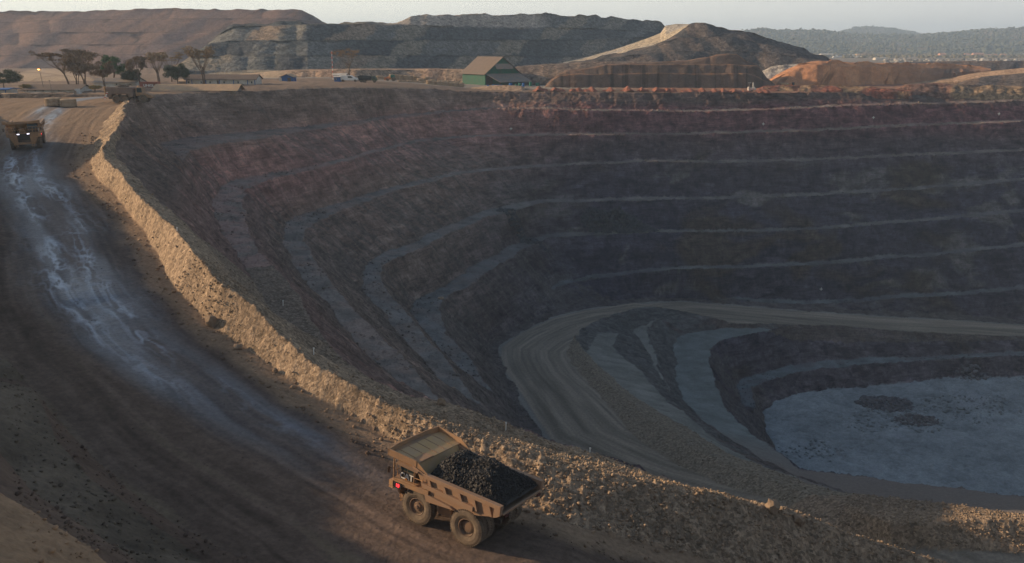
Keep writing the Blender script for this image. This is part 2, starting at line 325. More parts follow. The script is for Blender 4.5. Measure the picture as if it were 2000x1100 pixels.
# the ramp is graded flat where the nearest truck stands
TX, TY, TZ, TH = -3.8, 59.3, -34.2, math.radians(146.3)
ta = (GX - TX) * math.cos(TH) + (GY - TY) * math.sin(TH); tb = -(GX - TX) * math.sin(TH) + (GY - TY) * math.cos(TH)
tw = smooth(np.hypot(ta * .8, tb * 1.1), 11, 5.5) * (CL == 1); tpl = TZ + .035 * ta + .07 * tb
print('truck plane vs ground', float(np.mean((tpl - Z)[tw > .9])))
Z = Z * (1 - tw) + tpl * tw
SLP = np.abs(np.gradient(Z, axis=0)) / np.maximum(np.gradient(GY, axis=0), 1e-3)
AMP = np.array([.25, .05, .26, .60, .18, .05, .16, .30, .30, .30, .26, .45, .2])[CL]
AMP *= np.where(GY > 450, 2.0, 1)
crag = (np.abs(vn(GX / 1.9, GY / 1.9, 33)) + .6 * np.abs(vn(GX / .9 + 9, GY / .9, 34)) - .35) * 2
Z += np.where((CL == 3) | (CL == 11), -crag * .55 * smooth(SLP, .25, .7), 0)
Z += AMP * (0.8 * n8 * (CL != 1) * (CL != 5) + 0.7 * n3 + 0.45 * n1)
# clods and stones on the windrows and debris on floor and flats
def stones(cell, seed, thr):
    jx, jy = vn(GX / cell, GY / cell, seed), vn(GX / cell + 40, GY / cell, seed + 1)
    v = vn(GX / cell * 1.9 + jx, GY / cell * 1.9 + jy, seed + 2) + .5
    return smooth(v, thr, thr + .12)
rocky = smooth(fbm(GX, GY, 22, 2, 71), -.15, .35)
st = stones(.6, 79, .60) * .07 + stones(1.1, 80, .66) * .09 + .22 * np.abs(n1)
Z += np.where(CL == 2, st * (.35 + rocky), 0) + np.where(CL == 8, st * .7, 0) + np.where((CL == 9) | (CL == 0) & (GY < 90), st * .35, 0)
Z += np.where(CL == 10, st * .45 - .35 * smooth(fbm(GX * .5 + GY, GY - GX, 6, 3, 77), .25, .6), 0)
Z += np.where(CL == 7, stones(1.5, 90, .76) * .4 * smooth(fbm(GX, GY, 30, 2, 72), .1, .4) + stones(3.5, 95, .88) * .5, 0)
Z += np.where(CL == 4, stones(1.2, 97, .78) * .35, 0)
# per-zone coordinates of the ramp and of the pit road
A_R = np.zeros(G, np.float32); Q_R = np.zeros(G, np.float32)
m1 = (CL == 1)
d1, a1 = near_line(m1, 'toe'); A_R[m1] = a1; Q_R[m1] = d1
m5 = (CL == 5)
d5, a5 = near_line(m5, 'ro'); A_R[m5] = a5; Q_R[m5] = d5
rut = fbm(Q_R, A_R / 30, 2.2, 3, 101); rut2 = fbm(Q_R, A_R / 14, .7, 2, 105)
Z += np.where(m1 | m5, .10 * rut + .05 * rut2, 0)
# furrows down the lit face of the windrow
m2 = CL == 2
d2, a2 = near_line(m2, 'toe'); fur = np.zeros(G, np.float32); tmp = np.zeros(G, np.float32)
tmp[m2] = a2; fur = np.abs(vn(tmp / .45, GX * .15, 111)) + .6 * np.abs(vn(tmp / 1.0, GX * .1, 113))
tmp2 = np.zeros(G, np.float32); tmp2[m2] = d2
Z += np.where(m2 & (tmp2 < 5.0), (.5 - fur * 1.0) * .24 * smooth(tmp2, .3, 1.6) * (1.25 - rocky), 0)
# ---- base colours (real soil and rock colours)
C = np.zeros(G + (3,), np.float32); C[:] = (.27, .20, .145)
zz = Z + 2.2 * n30 + .8 * n8
def put(mask, col): C[mask] = col
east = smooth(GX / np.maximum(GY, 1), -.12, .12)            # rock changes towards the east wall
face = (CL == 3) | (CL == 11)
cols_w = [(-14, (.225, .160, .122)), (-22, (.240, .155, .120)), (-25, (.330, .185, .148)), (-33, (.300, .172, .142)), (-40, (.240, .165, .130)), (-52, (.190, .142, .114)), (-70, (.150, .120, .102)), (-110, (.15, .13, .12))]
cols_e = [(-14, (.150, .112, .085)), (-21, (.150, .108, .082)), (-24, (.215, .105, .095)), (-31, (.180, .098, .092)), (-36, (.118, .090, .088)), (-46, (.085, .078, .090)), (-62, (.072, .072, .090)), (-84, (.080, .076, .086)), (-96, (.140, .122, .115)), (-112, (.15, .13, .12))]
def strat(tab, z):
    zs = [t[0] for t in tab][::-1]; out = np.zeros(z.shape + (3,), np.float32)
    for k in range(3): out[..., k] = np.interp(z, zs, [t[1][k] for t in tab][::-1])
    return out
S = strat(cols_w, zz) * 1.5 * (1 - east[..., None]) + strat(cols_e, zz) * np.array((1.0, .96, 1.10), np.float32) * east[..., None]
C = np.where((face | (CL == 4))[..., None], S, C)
# folded pale rock in the east wall
wxx = GX + 14 * fbm(GX, Z * 2, 22, 3, 131); wzz = Z + 5 * fbm(GX, Z * 2, 18, 3, 135)
fold = fbm(wxx, wzz * 2.6, 16, 4, 137); pale = smooth(fold, .12, .42) * east * smooth(-Z, 38, 50) * smooth(Z, -100, -80) * face
C = mixc(C, (.20, .185, .18), pale * .8)
rust = smooth(fbm(wxx + 90, wzz * 2, 20, 4, 139), .15, .5) * east * smooth(-Z, 30, 42) * face
C = mixc(C, (.100, .078, .058), rust * .8)
stripe = fbm(GX + GY * .3, (Z + .12 * GX) * 3.2 + 5 * n30, 4.5, 4, 141)
C *= np.where(face, 1 + .5 * stripe, 1)[..., None]
lines_ = 1 - np.abs(fbm(wxx * .5, wzz * 2.4, 5, 3, 146)) * 7
C *= np.where(face, 1 - .45 * np.clip(lines_, 0, 1) * (.4 + .6 * east) * smooth(SLP, .2, .6), 1)[..., None]
C *= np.where(face, 1 - (.14 + .16 * east) * np.clip(crag, -.6, 1), 1)[..., None]
dust = smooth(SLP + .12 * n3, .55, .22) * face * smooth(Z, -10, -20)
C = mixc(C, (.150, .132, .115), dust * .6 * (CL == 3))
C = mixc(C, (.165, .165, .150), dust * .8 * (CL == 11)); C = mixc(C, (.185, .145, .110), (1 - dust) * .6 * (CL == 11))
C *= np.where(face, 1 + .35 * fbm(GX, GY, 2.2, 3, 143), 1)[..., None]
# flats: dusty, greyer with depth
fl = (CL == 4) | (CL == 8)
fc = strat([(-14, (.19, .15, .125)), (-24, (.21, .165, .140)), (-33, (.22, .178, .150)), (-45, (.19, .172, .155)), (-80, (.130, .138, .136)), (-110, (.135, .16, .168))], Z)
fc = fc * 1.05 * (1 + .45 * n3 + .3 * n8)[..., None]
tal = (smooth(fbm(GX, GY, 4.5, 4, 145), -.2, .3) * (.42 + .05 * east))[..., None]
C = np.where(fl[..., None], fc * (1 - tal) + S * tal, C)
# plain, banks
pn = (CL == 0)
C = np.where(pn[..., None], np.array((.225, .165, .122), np.float32) * (1 + .3 * n30 + .25 * n8)[..., None], C)
C = mixc(C, (.30, .155, .10), pn * smooth(GX + 40 * n30, 20, 60) * smooth(GY, 240, 300) * smooth(GY, 620, 500) * (.8 + .4 * n8))
C = mixc(C, (.30, .27, .225), pn * smooth(GY, 372, 385) * smooth(GY, 450, 420) * smooth(GX + 20 * n30, -140, -110) * smooth(GX, 60, 20) * .8)
C = mixc(C, (.22, .19, .15), pn * smooth(GY, 700, 1000) * .8)
C = np.where(((CL == 10))[..., None], np.array((.150, .120, .088), np.float32) * (1 + .4 * n3 + .25 * n8)[..., None], C)
nearp = pn & (GY < 130)
C = np.where(nearp[..., None], np.array((.15, .105, .078), np.float32) * (1 + .4 * n3 + .3 * n8)[..., None], C)
C = np.where((CL == 9)[..., None], np.array((.36, .235, .14), np.float32) * (1 + .25 * n3 + .3 * n8)[..., None], C)
# windrow
C = np.where(m2[..., None], np.array((.315, .232, .155), np.float32) * (1 + .22 * n8 + .3 * n1 + .25 * (fur - .3))[..., None], C)
C = np.where((CL == 8)[..., None], np.array((.30, .225, .15), np.float32) * (1 + .22 * n8 + .3 * n1)[..., None], C)
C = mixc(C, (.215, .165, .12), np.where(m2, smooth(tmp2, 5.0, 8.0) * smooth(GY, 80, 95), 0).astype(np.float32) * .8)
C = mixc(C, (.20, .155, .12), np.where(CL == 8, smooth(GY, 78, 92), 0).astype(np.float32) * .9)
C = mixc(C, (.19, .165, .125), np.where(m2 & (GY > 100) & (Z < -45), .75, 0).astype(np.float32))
# ramp
q = Q_R; a = A_R
rc = np.zeros(G + (3,), np.float32); rc[:] = (.130, .094, .072)
streak = fbm(q, a / 22, 3.0, 4, 151); streak2 = fbm(q, a / 9, .8, 3, 155)
rc *= (1 + .40 * streak + .38 * streak2 + .2 * n1)[..., None]
tanm = smooth(q + 1.2 * n3, 3.6, 1.5)
trk = fbm(q, a / 70, .42, 2, 157); rc *= (1 + .45 * np.clip(trk, -.5, .5) * smooth(fbm(q, a / 25, 5, 2, 158), -.3, .2))[..., None]
rc = mixc(rc, (.30, .21, .135), tanm * .85)
olive = smooth(streak + .3 * n8, .0, .35) * smooth(q, 12.0, 14.5)
rc = mixc(rc, (.205, .16, .105), olive * .75)
C = np.where(m1[..., None], rc, C)
junc = m1 & (GY > 150)
C = mixc(C, (.27, .185, .12), np.where(junc, smooth(GY, 150, 185), 0).astype(np.float32) * .85)
# wet bands where the water truck has sprayed; salt and bluish sky glare painted in
cen = np.interp(GY, [60, 72, 80, 92, 105, 120, 140, 160, 190, 230], [7.0, 7.5, 8.5, 9.5, 9.5, 9.0, 9.5, 10.5, 13, 17])
wid = np.interp(GY, [60, 75, 95, 150, 230], [2.4, 4.8, 6.6, 5.0, 3.0])
band = smooth(np.abs(q - cen + 1.2 * n8), wid * 1.25, wid * .25) * smooth(GY, 60, 76)
vein = 1 - np.abs(fbm(q * 1.2, a / 2.6, 1.8, 4, 161)) * 3.2
vein2 = 1 - np.abs(fbm(q, a / 4.0, .8, 3, 165)) * 3.0
twin = smooth(np.abs(np.abs(q - cen) - 1.9), 1.7, .2)
WET = np.where(m1, band * (.35 + .65 * smooth(fbm(q, a / 7, 2.4, 3, 171), -.35, .3)), 0).astype(np.float32)
SALT_GLARE = np.where(m1, band * np.clip(smooth(vein, .35, .95) * .75 + smooth(vein2, .3, .9) * .5, 0, 1) * (.25 + .75 * twin) * smooth(fbm(q, a / 5, 3, 3, 173), -.35, .25), 0)
SALT_GLARE *= smooth(GY, 64, 100) * .8 + .2
C = mixc(C, (.125, .145, .175), WET * .8); C = mixc(C, (.42, .50, .60), np.clip(SALT_GLARE, 0, 1).astype(np.float32) * .85)
# pit road
pc = np.zeros(G + (3,), np.float32); pc[:] = (.215, .185, .145)
pc *= (1 + .35 * np.clip(fbm(q, a / 70, .5, 2, 187), -.5, .5))[..., None]; pc *= (1 + .30 * fbm(q, a / 40, 2.5, 4, 181) + .3 * fbm(q, a / 16, .8, 2, 185))[..., None]
edge = smooth(q, 1.2, .2); pc = mixc(pc, (.20, .21, .21), edge * .5)
C = np.where(m5[..., None], pc, C)
C = np.where((CL == 12)[..., None], np.array((.195, .195, .172), np.float32) * (1 + .35 * n3 + .3 * n8)[..., None], C)
shelf = (CL == 6)
C = np.where(shelf[..., None], np.array((.165, .185, .178), np.float32) * (1 + .3 * n3 + .25 * n8)[..., None], C)
C = mixc(C, (.175, .142, .122), (np.where(shelf & (GY < 175), 1, 0) * smooth(GY + 12 * n30, 185, 140)).astype(np.float32) * .85)
C = np.where((CL == 7)[..., None], np.array((.225, .250, .258), np.float32) * (1 + .25 * n3 + .2 * n30 + .25 * n8 + .2 * n1)[..., None], C)
C = mixc(C, (.27, .29, .31), (np.where(CL == 7, 1, 0) * smooth(fbm(GX, GY, 7, 4, 191), .30, .5)).astype(np.float32) * .5)
C = np.clip(C, .012, .8)
# ---------------------------------------------------------------- materials
def vmat(name, rough=.95, bump=.5, scale=1.0, wet=False, cvar=.25, rock=False, speck=0.0):
    m = bpy.data.materials.new(name); m.use_nodes = True; n, l = m.node_tree.nodes, m.node_tree.links
    b = n['Principled BSDF']; b.inputs['Roughness'].default_value = rough
    b.inputs['Specular IOR Level'].default_value = .15
    at = n.new('ShaderNodeAttribute'); at.attribute_name = 'soil'
    tc = n.new('ShaderNodeTexCoord')
    nz = n.new('ShaderNodeTexNoise'); nz.inputs['Scale'].default_value = 2.2 / scale; nz.inputs['Detail'].default_value = 8; nz.inputs['Roughness'].default_value = .72
    vo = n.new('ShaderNodeTexVoronoi'); vo.inputs['Scale'].default_value = 2.6 / scale
    l.new(tc.outputs['Object'], nz.inputs['Vector']); l.new(tc.outputs['Object'], vo.inputs['Vector'])
    mr_ = n.new('ShaderNodeMapRange'); mr_.inputs['From Min'].default_value = .3; mr_.inputs['From Max'].default_value = .7
    mr_.inputs['To Min'].default_value = 1 - cvar; mr_.inputs['To Max'].default_value = 1 + cvar
    l.new(nz.outputs[0], mr_.inputs['Value'])
    mul = n.new('ShaderNodeVectorMath'); mul.operation = 'SCALE'
    l.new(at.outputs['Color'], mul.inputs[0]); l.new(mr_.outputs[0], mul.inputs['Scale'])
    l.new(mul.outputs[0], b.inputs['Base Color'])
    if speck:                              # individual lighter and darker blocks
        v2 = n.new('ShaderNodeTexVoronoi'); v2.inputs['Scale'].default_value = speck; l.new(tc.outputs['Object'], v2.inputs['Vector'])
        s3 = n.new('ShaderNodeSeparateColor'); l.new(v2.outputs['Color'], s3.inputs[0]); m4 = n.new('ShaderNodeMapRange'); m4.inputs['From Min'].default_value = .0
        m4.inputs['To Min'].default_value = .62; m4.inputs['To Max'].default_value = 1.42; l.new(s3.outputs[0], m4.inputs['Value'])
        mu3 = n.new('ShaderNodeVectorMath'); mu3.operation = 'SCALE'; l.new(mul.outputs[0], mu3.inputs[0]); l.new(m4.outputs[0], mu3.inputs['Scale']); l.new(mu3.outputs[0], b.inputs['Base Color'])
    ad = n.new('ShaderNodeMath'); ad.operation = 'MULTIPLY_ADD'; ad.inputs[1].default_value = -.35
    l.new(vo.outputs['Distance'], ad.inputs[0]); l.new(nz.outputs[0], ad.inputs[2])
    bp = n.new('ShaderNodeBump'); bp.inputs['Strength'].default_value = bump; bp.inputs['Distance'].default_value = .35 * scale
    l.new(ad.outputs[0], bp.inputs['Height']); l.new(bp.outputs[0], b.inputs['Normal'])
    if rock:                               # blast-fractured faces: vertical breaks and bedding
        mp = n.new('ShaderNodeMapping'); mp.inputs['Scale'].default_value = (1, 1, .22); l.new(tc.outputs['Object'], mp.inputs[0])
        n2 = n.new('ShaderNodeTexNoise'); n2.inputs['Scale'].default_value = .9; n2.inputs['Detail'].default_value = 7; n2.inputs['Roughness'].default_value = .65; n2.inputs['Distortion'].default_value = .6
        l.new(mp.outputs[0], n2.inputs['Vector'])
        m3 = n.new('ShaderNodeMapping'); m3.inputs['Scale'].default_value = (.10, .10, .9); m3.inputs['Rotation'].default_value = (0, .32, 0); l.new(tc.outputs['Object'], m3.inputs[0])
        n3_ = n.new('ShaderNodeTexNoise'); n3_.inputs['Scale'].default_value = 1.0; n3_.inputs['Detail'].default_value = 6; n3_.inputs['Distortion'].default_value = 2.2
        l.new(m3.outputs[0], n3_.inputs['Vector'])
        a2 = n.new('ShaderNodeMath'); a2.operation = 'MULTIPLY_ADD'; a2.inputs[1].default_value = 1.6; l.new(n2.outputs[0], a2.inputs[0]); l.new(ad.outputs[0], a2.inputs[2])
        a3 = n.new('ShaderNodeMath'); a3.operation = 'MULTIPLY_ADD'; a3.inputs[1].default_value = 1.4; l.new(n3_.outputs[0], a3.inputs[0]); l.new(a2.outputs[0], a3.inputs[2])
        l.new(a3.outputs[0], bp.inputs['Height']); bp.inputs['Distance'].default_value = .8
        r2 = n.new('ShaderNodeMapRange'); r2.inputs['From Min'].default_value = .75; r2.inputs['From Max'].default_value = 1.25; r2.inputs['To Min'].default_value = .62; r2.inputs['To Max'].default_value = 1.4
        sm = n.new('ShaderNodeMath'); l.new(n2.outputs[0], sm.inputs[0]); l.new(n3_.outputs[0], sm.inputs[1]); l.new(sm.outputs[0], r2.inputs['Value'])
        mm = n.new('ShaderNodeVectorMath'); mm.operation = 'SCALE'; l.new(mul.outputs[0], mm.inputs[0]); l.new(r2.outputs[0], mm.inputs['Scale']); l.new(mm.outputs[0], b.inputs['Base Color'])
    if wet:
        sp = n.new('ShaderNodeMapRange'); sp.inputs['To Min'].default_value = rough; sp.inputs['To Max'].default_value = .38
        l.new(at.outputs['Alpha'], sp.inputs['Value']); l.new(sp.outputs[0], b.inputs['Roughness'])
        s2 = n.new('ShaderNodeMapRange'); s2.inputs['To Min'].default_value = .1; s2.inputs['To Max'].default_value = .5
        l.new(at.outputs['Alpha'], s2.inputs['Value']); l.new(s2.outputs[0], b.inputs['Specular IOR Level'])
    return m
M_GROUND = vmat('ground_soil', bump=.6); M_RAMP = vmat('ramp_soil', bump=.35, wet=True, cvar=.3)
M_BERM = vmat('windrow_soil', bump=1.0, cvar=.36, scale=.6, speck=3.2); M_WALL = vmat('pit_rock', bump=1.0, scale=1.0, cvar=.3, rock=True); M_FLAT = vmat('bench_dust', bump=.5, cvar=.3)
def grid_object(name, sel, mat):           # faces of the height grid chosen by class
    idx = np.arange(G[0] * G[1]).reshape(G); cf = CL[:-1, :-1]
    mf = np.isin(cf, sel)
    q4 = np.stack([idx[:-1, :-1][mf], idx[:-1, 1:][mf], idx[1:, 1:][mf], idx[1:, :-1][mf]], -1)
    used, inv = np.unique(q4.ravel(), return_inverse=True)
    me = bpy.data.meshes.new(name); me.vertices.add(len(used))
    co = np.stack([GX.ravel()[used], GY.ravel()[used], Z.ravel()[used]], -1).astype(np.float32)
    me.vertices.foreach_set('co', co.ravel()); me.loops.add(q4.size)
    me.loops.foreach_set('vertex_index', inv.astype(np.int32)); me.polygons.add(len(q4))
    me.polygons.foreach_set('loop_start', np.arange(0, q4.size, 4, dtype=np.int32)); me.update()
    ca = me.attributes.new('soil', 'FLOAT_COLOR', 'POINT')
    cc = np.concatenate([C.reshape(-1, 3)[used], np.clip(WET.ravel()[used] + SALT_GLARE.ravel()[used] * .5, 0, 1)[:, None]], 1).astype(np.float32)
    ca.data.foreach_set('color', cc.ravel()); me.materials.append(mat)
    me.polygons.foreach_set('use_smooth', np.ones(len(q4), bool))
    o = bpy.data.objects.new(name, me); COL.objects.link(o); tag(o, kind='structure'); return o
grid_object('ground', [0, 9, 10], M_GROUND); grid_object('haul_road', [1], M_RAMP)
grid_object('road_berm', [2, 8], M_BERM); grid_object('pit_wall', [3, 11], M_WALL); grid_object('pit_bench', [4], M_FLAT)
grid_object('pit_road', [5, 6, 12], M_FLAT); grid_object('pit_floor', [7], M_FLAT)
def ground_z(x, y):                        # height of the finished ground at a place
    r = int(np.clip(np.searchsorted(ROW, y), 1, len(ROW) - 2)); c = int(np.clip(np.searchsorted(U, x / y), 1, len(U) - 2))
    return float(Z[r - 1:r + 1, c - 1:c + 1].mean())
# ================================================================ SPOIL DUMPS AND MOUNDS (lofted hills)
def hill(name, x0, x1, lines, colf, dx=2.0, sub=10, scallop=(14, 1.6), rough=.5, seed=0, back=60, bench=0.0, crest_bumps=0, dshift=None, mat=None):
    # lines: front to back, each ([(x, y)...], forward distance); the face between two lines is filled with rows
    xs = np.arange(x0, x1 + dx, dx); rows = []; fr = []
    P = []
    for pts, D in lines:
        y = np.interp(xs, [p[0] for p in pts], [p[1] for p in pts])
        Dd = np.full(xs.shape, float(D)) if not callable(D) else D(xs)
        if dshift: Dd = Dd + dshift(xs)
        v = (y - CY) / FPX; b = CP - v * SP; c = -(SP + v * CP); k_ = Dd / b
        P.append(np.stack([(xs - CX) / FPX * k_, Dd, c * k_], -1))
    LV = list(range(len(P)))
    if bench:
        Q, LV2 = [P[0]], [0]
        for i in range(1, len(P)):
            Q.append(P[i]); LV2.append(i)
            if i < len(P) - 1:
                e = P[i].copy(); f_ = 1 + bench / e[:, 1]; e[:, 0] *= f_; e[:, 1] *= f_; e[:, 2] -= .4; Q.append(e); LV2.append(i + .001)
        P, LV = Q, LV2
    last = P[-1].copy(); last[:, 1] += back; last[:, 0] *= (last[:, 1] / P[-1][:, 1]); P.append(last)
    l2 = last.copy(); l2[:, 1] += back; l2[:, 0] *= l2[:, 1] / last[:, 1]; l2[:, 2] = P[0][:, 2].min() - 3; P.append(l2)
    f0 = P[0].copy(); f0[:, 2] -= 3; f0[:, 1] -= 1.5; P.insert(0, f0); top_lv = LV[-1]; LV = [-1] + LV + [top_lv + 1, top_lv + 2]
    allr, T = [], []
    for i in range(len(P) - 1):
        n = sub if i < len(P) - 2 else 3
        if i == 0: n = 1
        if LV[i + 1] - LV[i] < .01: n = 2
        for k_ in range(n):
            allr.append(P[i] + (P[i + 1] - P[i]) * (k_ / n)); T.append(LV[i] + (LV[i + 1] - LV[i]) * k_ / n)
    allr.append(P[-1]); T.append(top_lv + 2)
    A = np.array(allr); T = np.array(T); R_, K = A.shape[:2]
    wl_, amp = scallop
    s = np.repeat(A[:1, :, 0], R_, 0); tt = np.repeat(T[:, None], K, 1)
    cone = np.abs(vn(s / wl_ + 3.1 * np.floor(tt), tt * .35 + 7 * np.floor(tt), seed)) * 2
    fade = np.clip(np.minimum(np.arange(K), np.arange(K)[::-1]) / 6.0, 0, 1)[None] * (tt > 0.01) * (tt < top_lv + .5)
    A[..., 1] += -amp * (cone - .5) * fade * 1.2
    A[..., 2] += rough * fbm(A[..., 0], A[..., 1] + 3 * A[..., 2], 6, 4, seed + 3) * fade
    if crest_bumps:
        cm = np.exp(-((tt - top_lv) ** 2) / .02) * fade
        A[..., 2] += crest_bumps * np.maximum(0, vn(s / 5.5, tt * 0, seed + 9) + .22) * 2 * cm
    col = colf(s, tt, A) * (1 + .22 * fbm(A[..., 0], A[..., 2] * 1.6 + A[..., 1] * .4, 2.2, 3, seed + 5))[..., None]
    me = bpy.data.meshes.new(name); me.vertices.add(R_ * K); me.vertices.foreach_set('co', A.astype(np.float32).ravel())
    idx = np.arange(R_ * K).reshape(R_, K)
    q4 = np.stack([idx[:-1, :-1], idx[:-1, 1:], idx[1:, 1:], idx[1:, :-1]], -1).reshape(-1, 4)
    me.loops.add(q4.size); me.loops.foreach_set('vertex_index', q4.ravel().astype(np.int32)); me.polygons.add(len(q4))
    me.polygons.foreach_set('loop_start', np.arange(0, q4.size, 4, dtype=np.int32)); me.update()
    ca = me.attributes.new('soil', 'FLOAT_COLOR', 'POINT')
    ca.data.foreach_set('color', np.concatenate([np.clip(col, .01, .8), np.zeros((R_, K, 1))], -1).astype(np.float32).ravel())
    me.materials.append(mat or M_DUMP); o = bpy.data.objects.new(name, me); COL.objects.link(o); tag(o, kind='structure'); return o
M_DUMP = vmat('dump_rock', bump=1.0, scale=2.2, cvar=.45, speck=.75)
M_SOFT = vmat('soft_dump_soil', bump=.5, scale=3.0, cvar=.25)
M_FINE = vmat('mound_soil', bump=.8, scale=1.2, cvar=.3)
def blend(table, w):                       # pick between tip colours with a noise weight
    tab = np.array(table, np.float32); k_ = np.clip((w + .5) * len(tab), 0, len(tab) - 1.001); i = k_.astype(int); f = (k_ - i)[..., None]
    f = f * f * (3 - 2 * f); return tab[i] * (1 - f) + tab[np.minimum(i + 1, len(tab) - 1)] * f
def tips(s, t, A, table, wd, seed, slant=.9):   # side by side truck tips of different rock
    lv = np.floor(t - .0005); jit = .9 * fbm(s, A[..., 2], 5, 3, seed) ; x = (s - slant * A[..., 2] + 7.3 * lv) / wd + jit * .35
    c0 = np.floor(x); f = smooth(x - c0, .82, 1.0)[..., None]; tab = np.array(table, np.float32)
    a = tab[(_h(c0, lv + 20, seed) * len(table) * .999).astype(int)]; b = tab[(_h(c0 + 1, lv + 20, seed) * len(table) * .999).astype(int)]
    return a * (1 - f) + b * f
def col_left(s, t, A):
    w = fbm(s * .8 - A[..., 2] * 1.4, t * 4, 34, 3, 301); c = blend([(.22, .17, .16), (.36, .235, .19), (.26, .19, .18), (.42, .27, .21), (.24, .19, .18)], np.clip(w * 1.1, -.5, .5))
    lip_shade = smooth(np.abs(t - np.round(t)), .07, .02) * (t > .5); c *= (.70 - .30 * lip_shade)[..., None]  # dark windrow soil along the terrace edges, its shadow painted in too
    gul = smooth(np.abs(fbm(s * .8 - A[..., 2] * 1.5, t * 2, 13, 2, 305)), .05, .0) * smooth(fbm(s, t * 9, 20, 2, 306), .0, .3)
    return c * (1 - .45 * gul)[..., None]
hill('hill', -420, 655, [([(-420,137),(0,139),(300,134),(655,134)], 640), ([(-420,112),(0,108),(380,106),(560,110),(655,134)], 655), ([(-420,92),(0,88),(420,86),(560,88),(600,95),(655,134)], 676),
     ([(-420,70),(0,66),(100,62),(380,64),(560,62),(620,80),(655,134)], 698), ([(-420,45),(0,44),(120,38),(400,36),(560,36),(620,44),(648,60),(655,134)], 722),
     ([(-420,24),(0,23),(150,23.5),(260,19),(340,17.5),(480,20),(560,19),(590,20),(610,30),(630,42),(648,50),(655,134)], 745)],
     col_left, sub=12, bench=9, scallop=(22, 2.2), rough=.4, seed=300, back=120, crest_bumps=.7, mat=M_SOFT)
def col_mid(s, t, A):
    w = vn(s / 15, t, 311); c = tips(s, t, A, [(.085, .092, .092), (.23, .20, .155), (.115, .12, .115), (.20, .185, .155), (.07, .075, .08), (.27, .205, .15), (.15, .15, .14), (.095, .10, .10)], 14, 313)
    top = (smooth(t, 2.85, 3.05) * smooth(-np.abs(s + 28), -55, -40))[..., None]
    c = c * (1 - top) + np.array((.42, .36, .30)) * top * (.8 + .5 * np.abs(w))[..., None]
    lip = smooth(np.abs(t - np.round(t)), .12, .03) * (t > .5); c *= (1 - .30 * lip)[..., None]  # terrace edges darkened: windrow soil plus painted shadow
    left = smooth(s, -170, -215) * smooth(t, 1.6, .6); c = mixc(c, (.30, .23, .165), left * .6)
    return c
MD = lambda x: np.clip((x - 600) / 650, 0, 1) * 150
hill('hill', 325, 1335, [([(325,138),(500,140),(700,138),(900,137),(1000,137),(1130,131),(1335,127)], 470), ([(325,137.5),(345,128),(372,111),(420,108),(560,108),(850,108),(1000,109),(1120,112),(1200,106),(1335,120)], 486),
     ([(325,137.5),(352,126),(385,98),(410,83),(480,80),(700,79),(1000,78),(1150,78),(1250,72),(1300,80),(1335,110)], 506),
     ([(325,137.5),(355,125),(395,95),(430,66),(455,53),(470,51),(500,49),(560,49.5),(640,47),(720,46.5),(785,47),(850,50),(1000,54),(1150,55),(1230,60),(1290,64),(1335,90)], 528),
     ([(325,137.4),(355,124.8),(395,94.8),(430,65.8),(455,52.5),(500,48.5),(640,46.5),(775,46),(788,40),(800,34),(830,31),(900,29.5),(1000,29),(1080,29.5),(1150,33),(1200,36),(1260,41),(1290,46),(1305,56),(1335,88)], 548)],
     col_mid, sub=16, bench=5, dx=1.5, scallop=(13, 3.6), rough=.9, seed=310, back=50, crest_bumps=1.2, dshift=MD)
def col_right(s, t, A):
    c = tips(s, t, A, [(.10, .092, .09), (.155, .125, .108), (.08, .078, .08), (.175, .14, .118), (.095, .088, .086)], 8, 323, -1.1)
    lip = smooth(np.abs(t - np.round(t)), .08, .02) * (t > .5); return c * (.85 - .35 * lip)[..., None]  # terrace lines carry painted windrow shadow as well as darker soil
hill('hill', 1090, 1650, [([(1090,129),(1250,134),(1350,138),(1480,140),(1560,132),(1650,124)], 500), ([(1090,128.6),(1130,123),(1200,112),(1300,101),(1450,100),(1540,108),(1600,117),(1650,123.8)], 514),
     ([(1090,128.5),(1130,122),(1200,109.5),(1262,95),(1300,80),(1330,73),(1430,72),(1520,92),(1600,115),(1650,123.6)], 532),
     ([(1090,128.4),(1130,121.5),(1200,108),(1262,94),(1305,77),(1320,68),(1345,50),(1360,46),(1380,46.5),(1400,53),(1420,58),(1450,61),(1470,67),(1490,74),(1515,80),(1540,88),(1565,95),(1590,107),(1610,113),(1630,120),(1650,123.4)], 552)],
     col_right, sub=14, bench=4, dx=1.5, scallop=(11, 2.2), rough=.7, seed=320, back=30, crest_bumps=.9)
def col_road(s, t, A):
    c = np.zeros(s.shape + (3,), np.float32); c[:] = (.46, .38, .27); c *= (1 + .15 * fbm(s, t * 3, 8, 3, 331))[..., None]; return mixc(c, (.30, .30, .30), smooth(fbm(s * .3, t * 12, 6, 2, 333), .0, .4) * .6)
o = hill('dump_road', 1100, 1352, [([(1100,122),(1150,119),(1200,109),(1262,95),(1300,81),(1322,66),(1345,50),(1352,47.5)], 566), ([(1100,121.5),(1150,111),(1200,97),(1262,76),(1290,65),(1300,50),(1320,47),(1352,47)], 596)],
     col_road, sub=6, scallop=(20, .3), rough=.15, seed=330, back=8)
def col_tan(s, t, A):
    w = fbm(s, A[..., 2], 12, 3, 341); c = blend([(.30, .20, .14), (.40, .27, .18), (.24, .175, .13), (.36, .25, .17)], np.clip(w, -.5, .5)); return c
hill('hill', 380, 1135, [([(380,162),(470,165),(560,165),(700,163),(900,164),(1135,158)], 405), ([(380,161.5),(440,150),(500,145),(560,139),(620,137.5),(700,136.5),(850,136),(960,138),(1010,145),(1060,152),(1135,157.8)], 417)],
     col_tan, sub=12, scallop=(5, 1.3), rough=.5, seed=340, back=22, dx=1.5, dshift=lambda x: smooth(x, 690, 790) * 30)
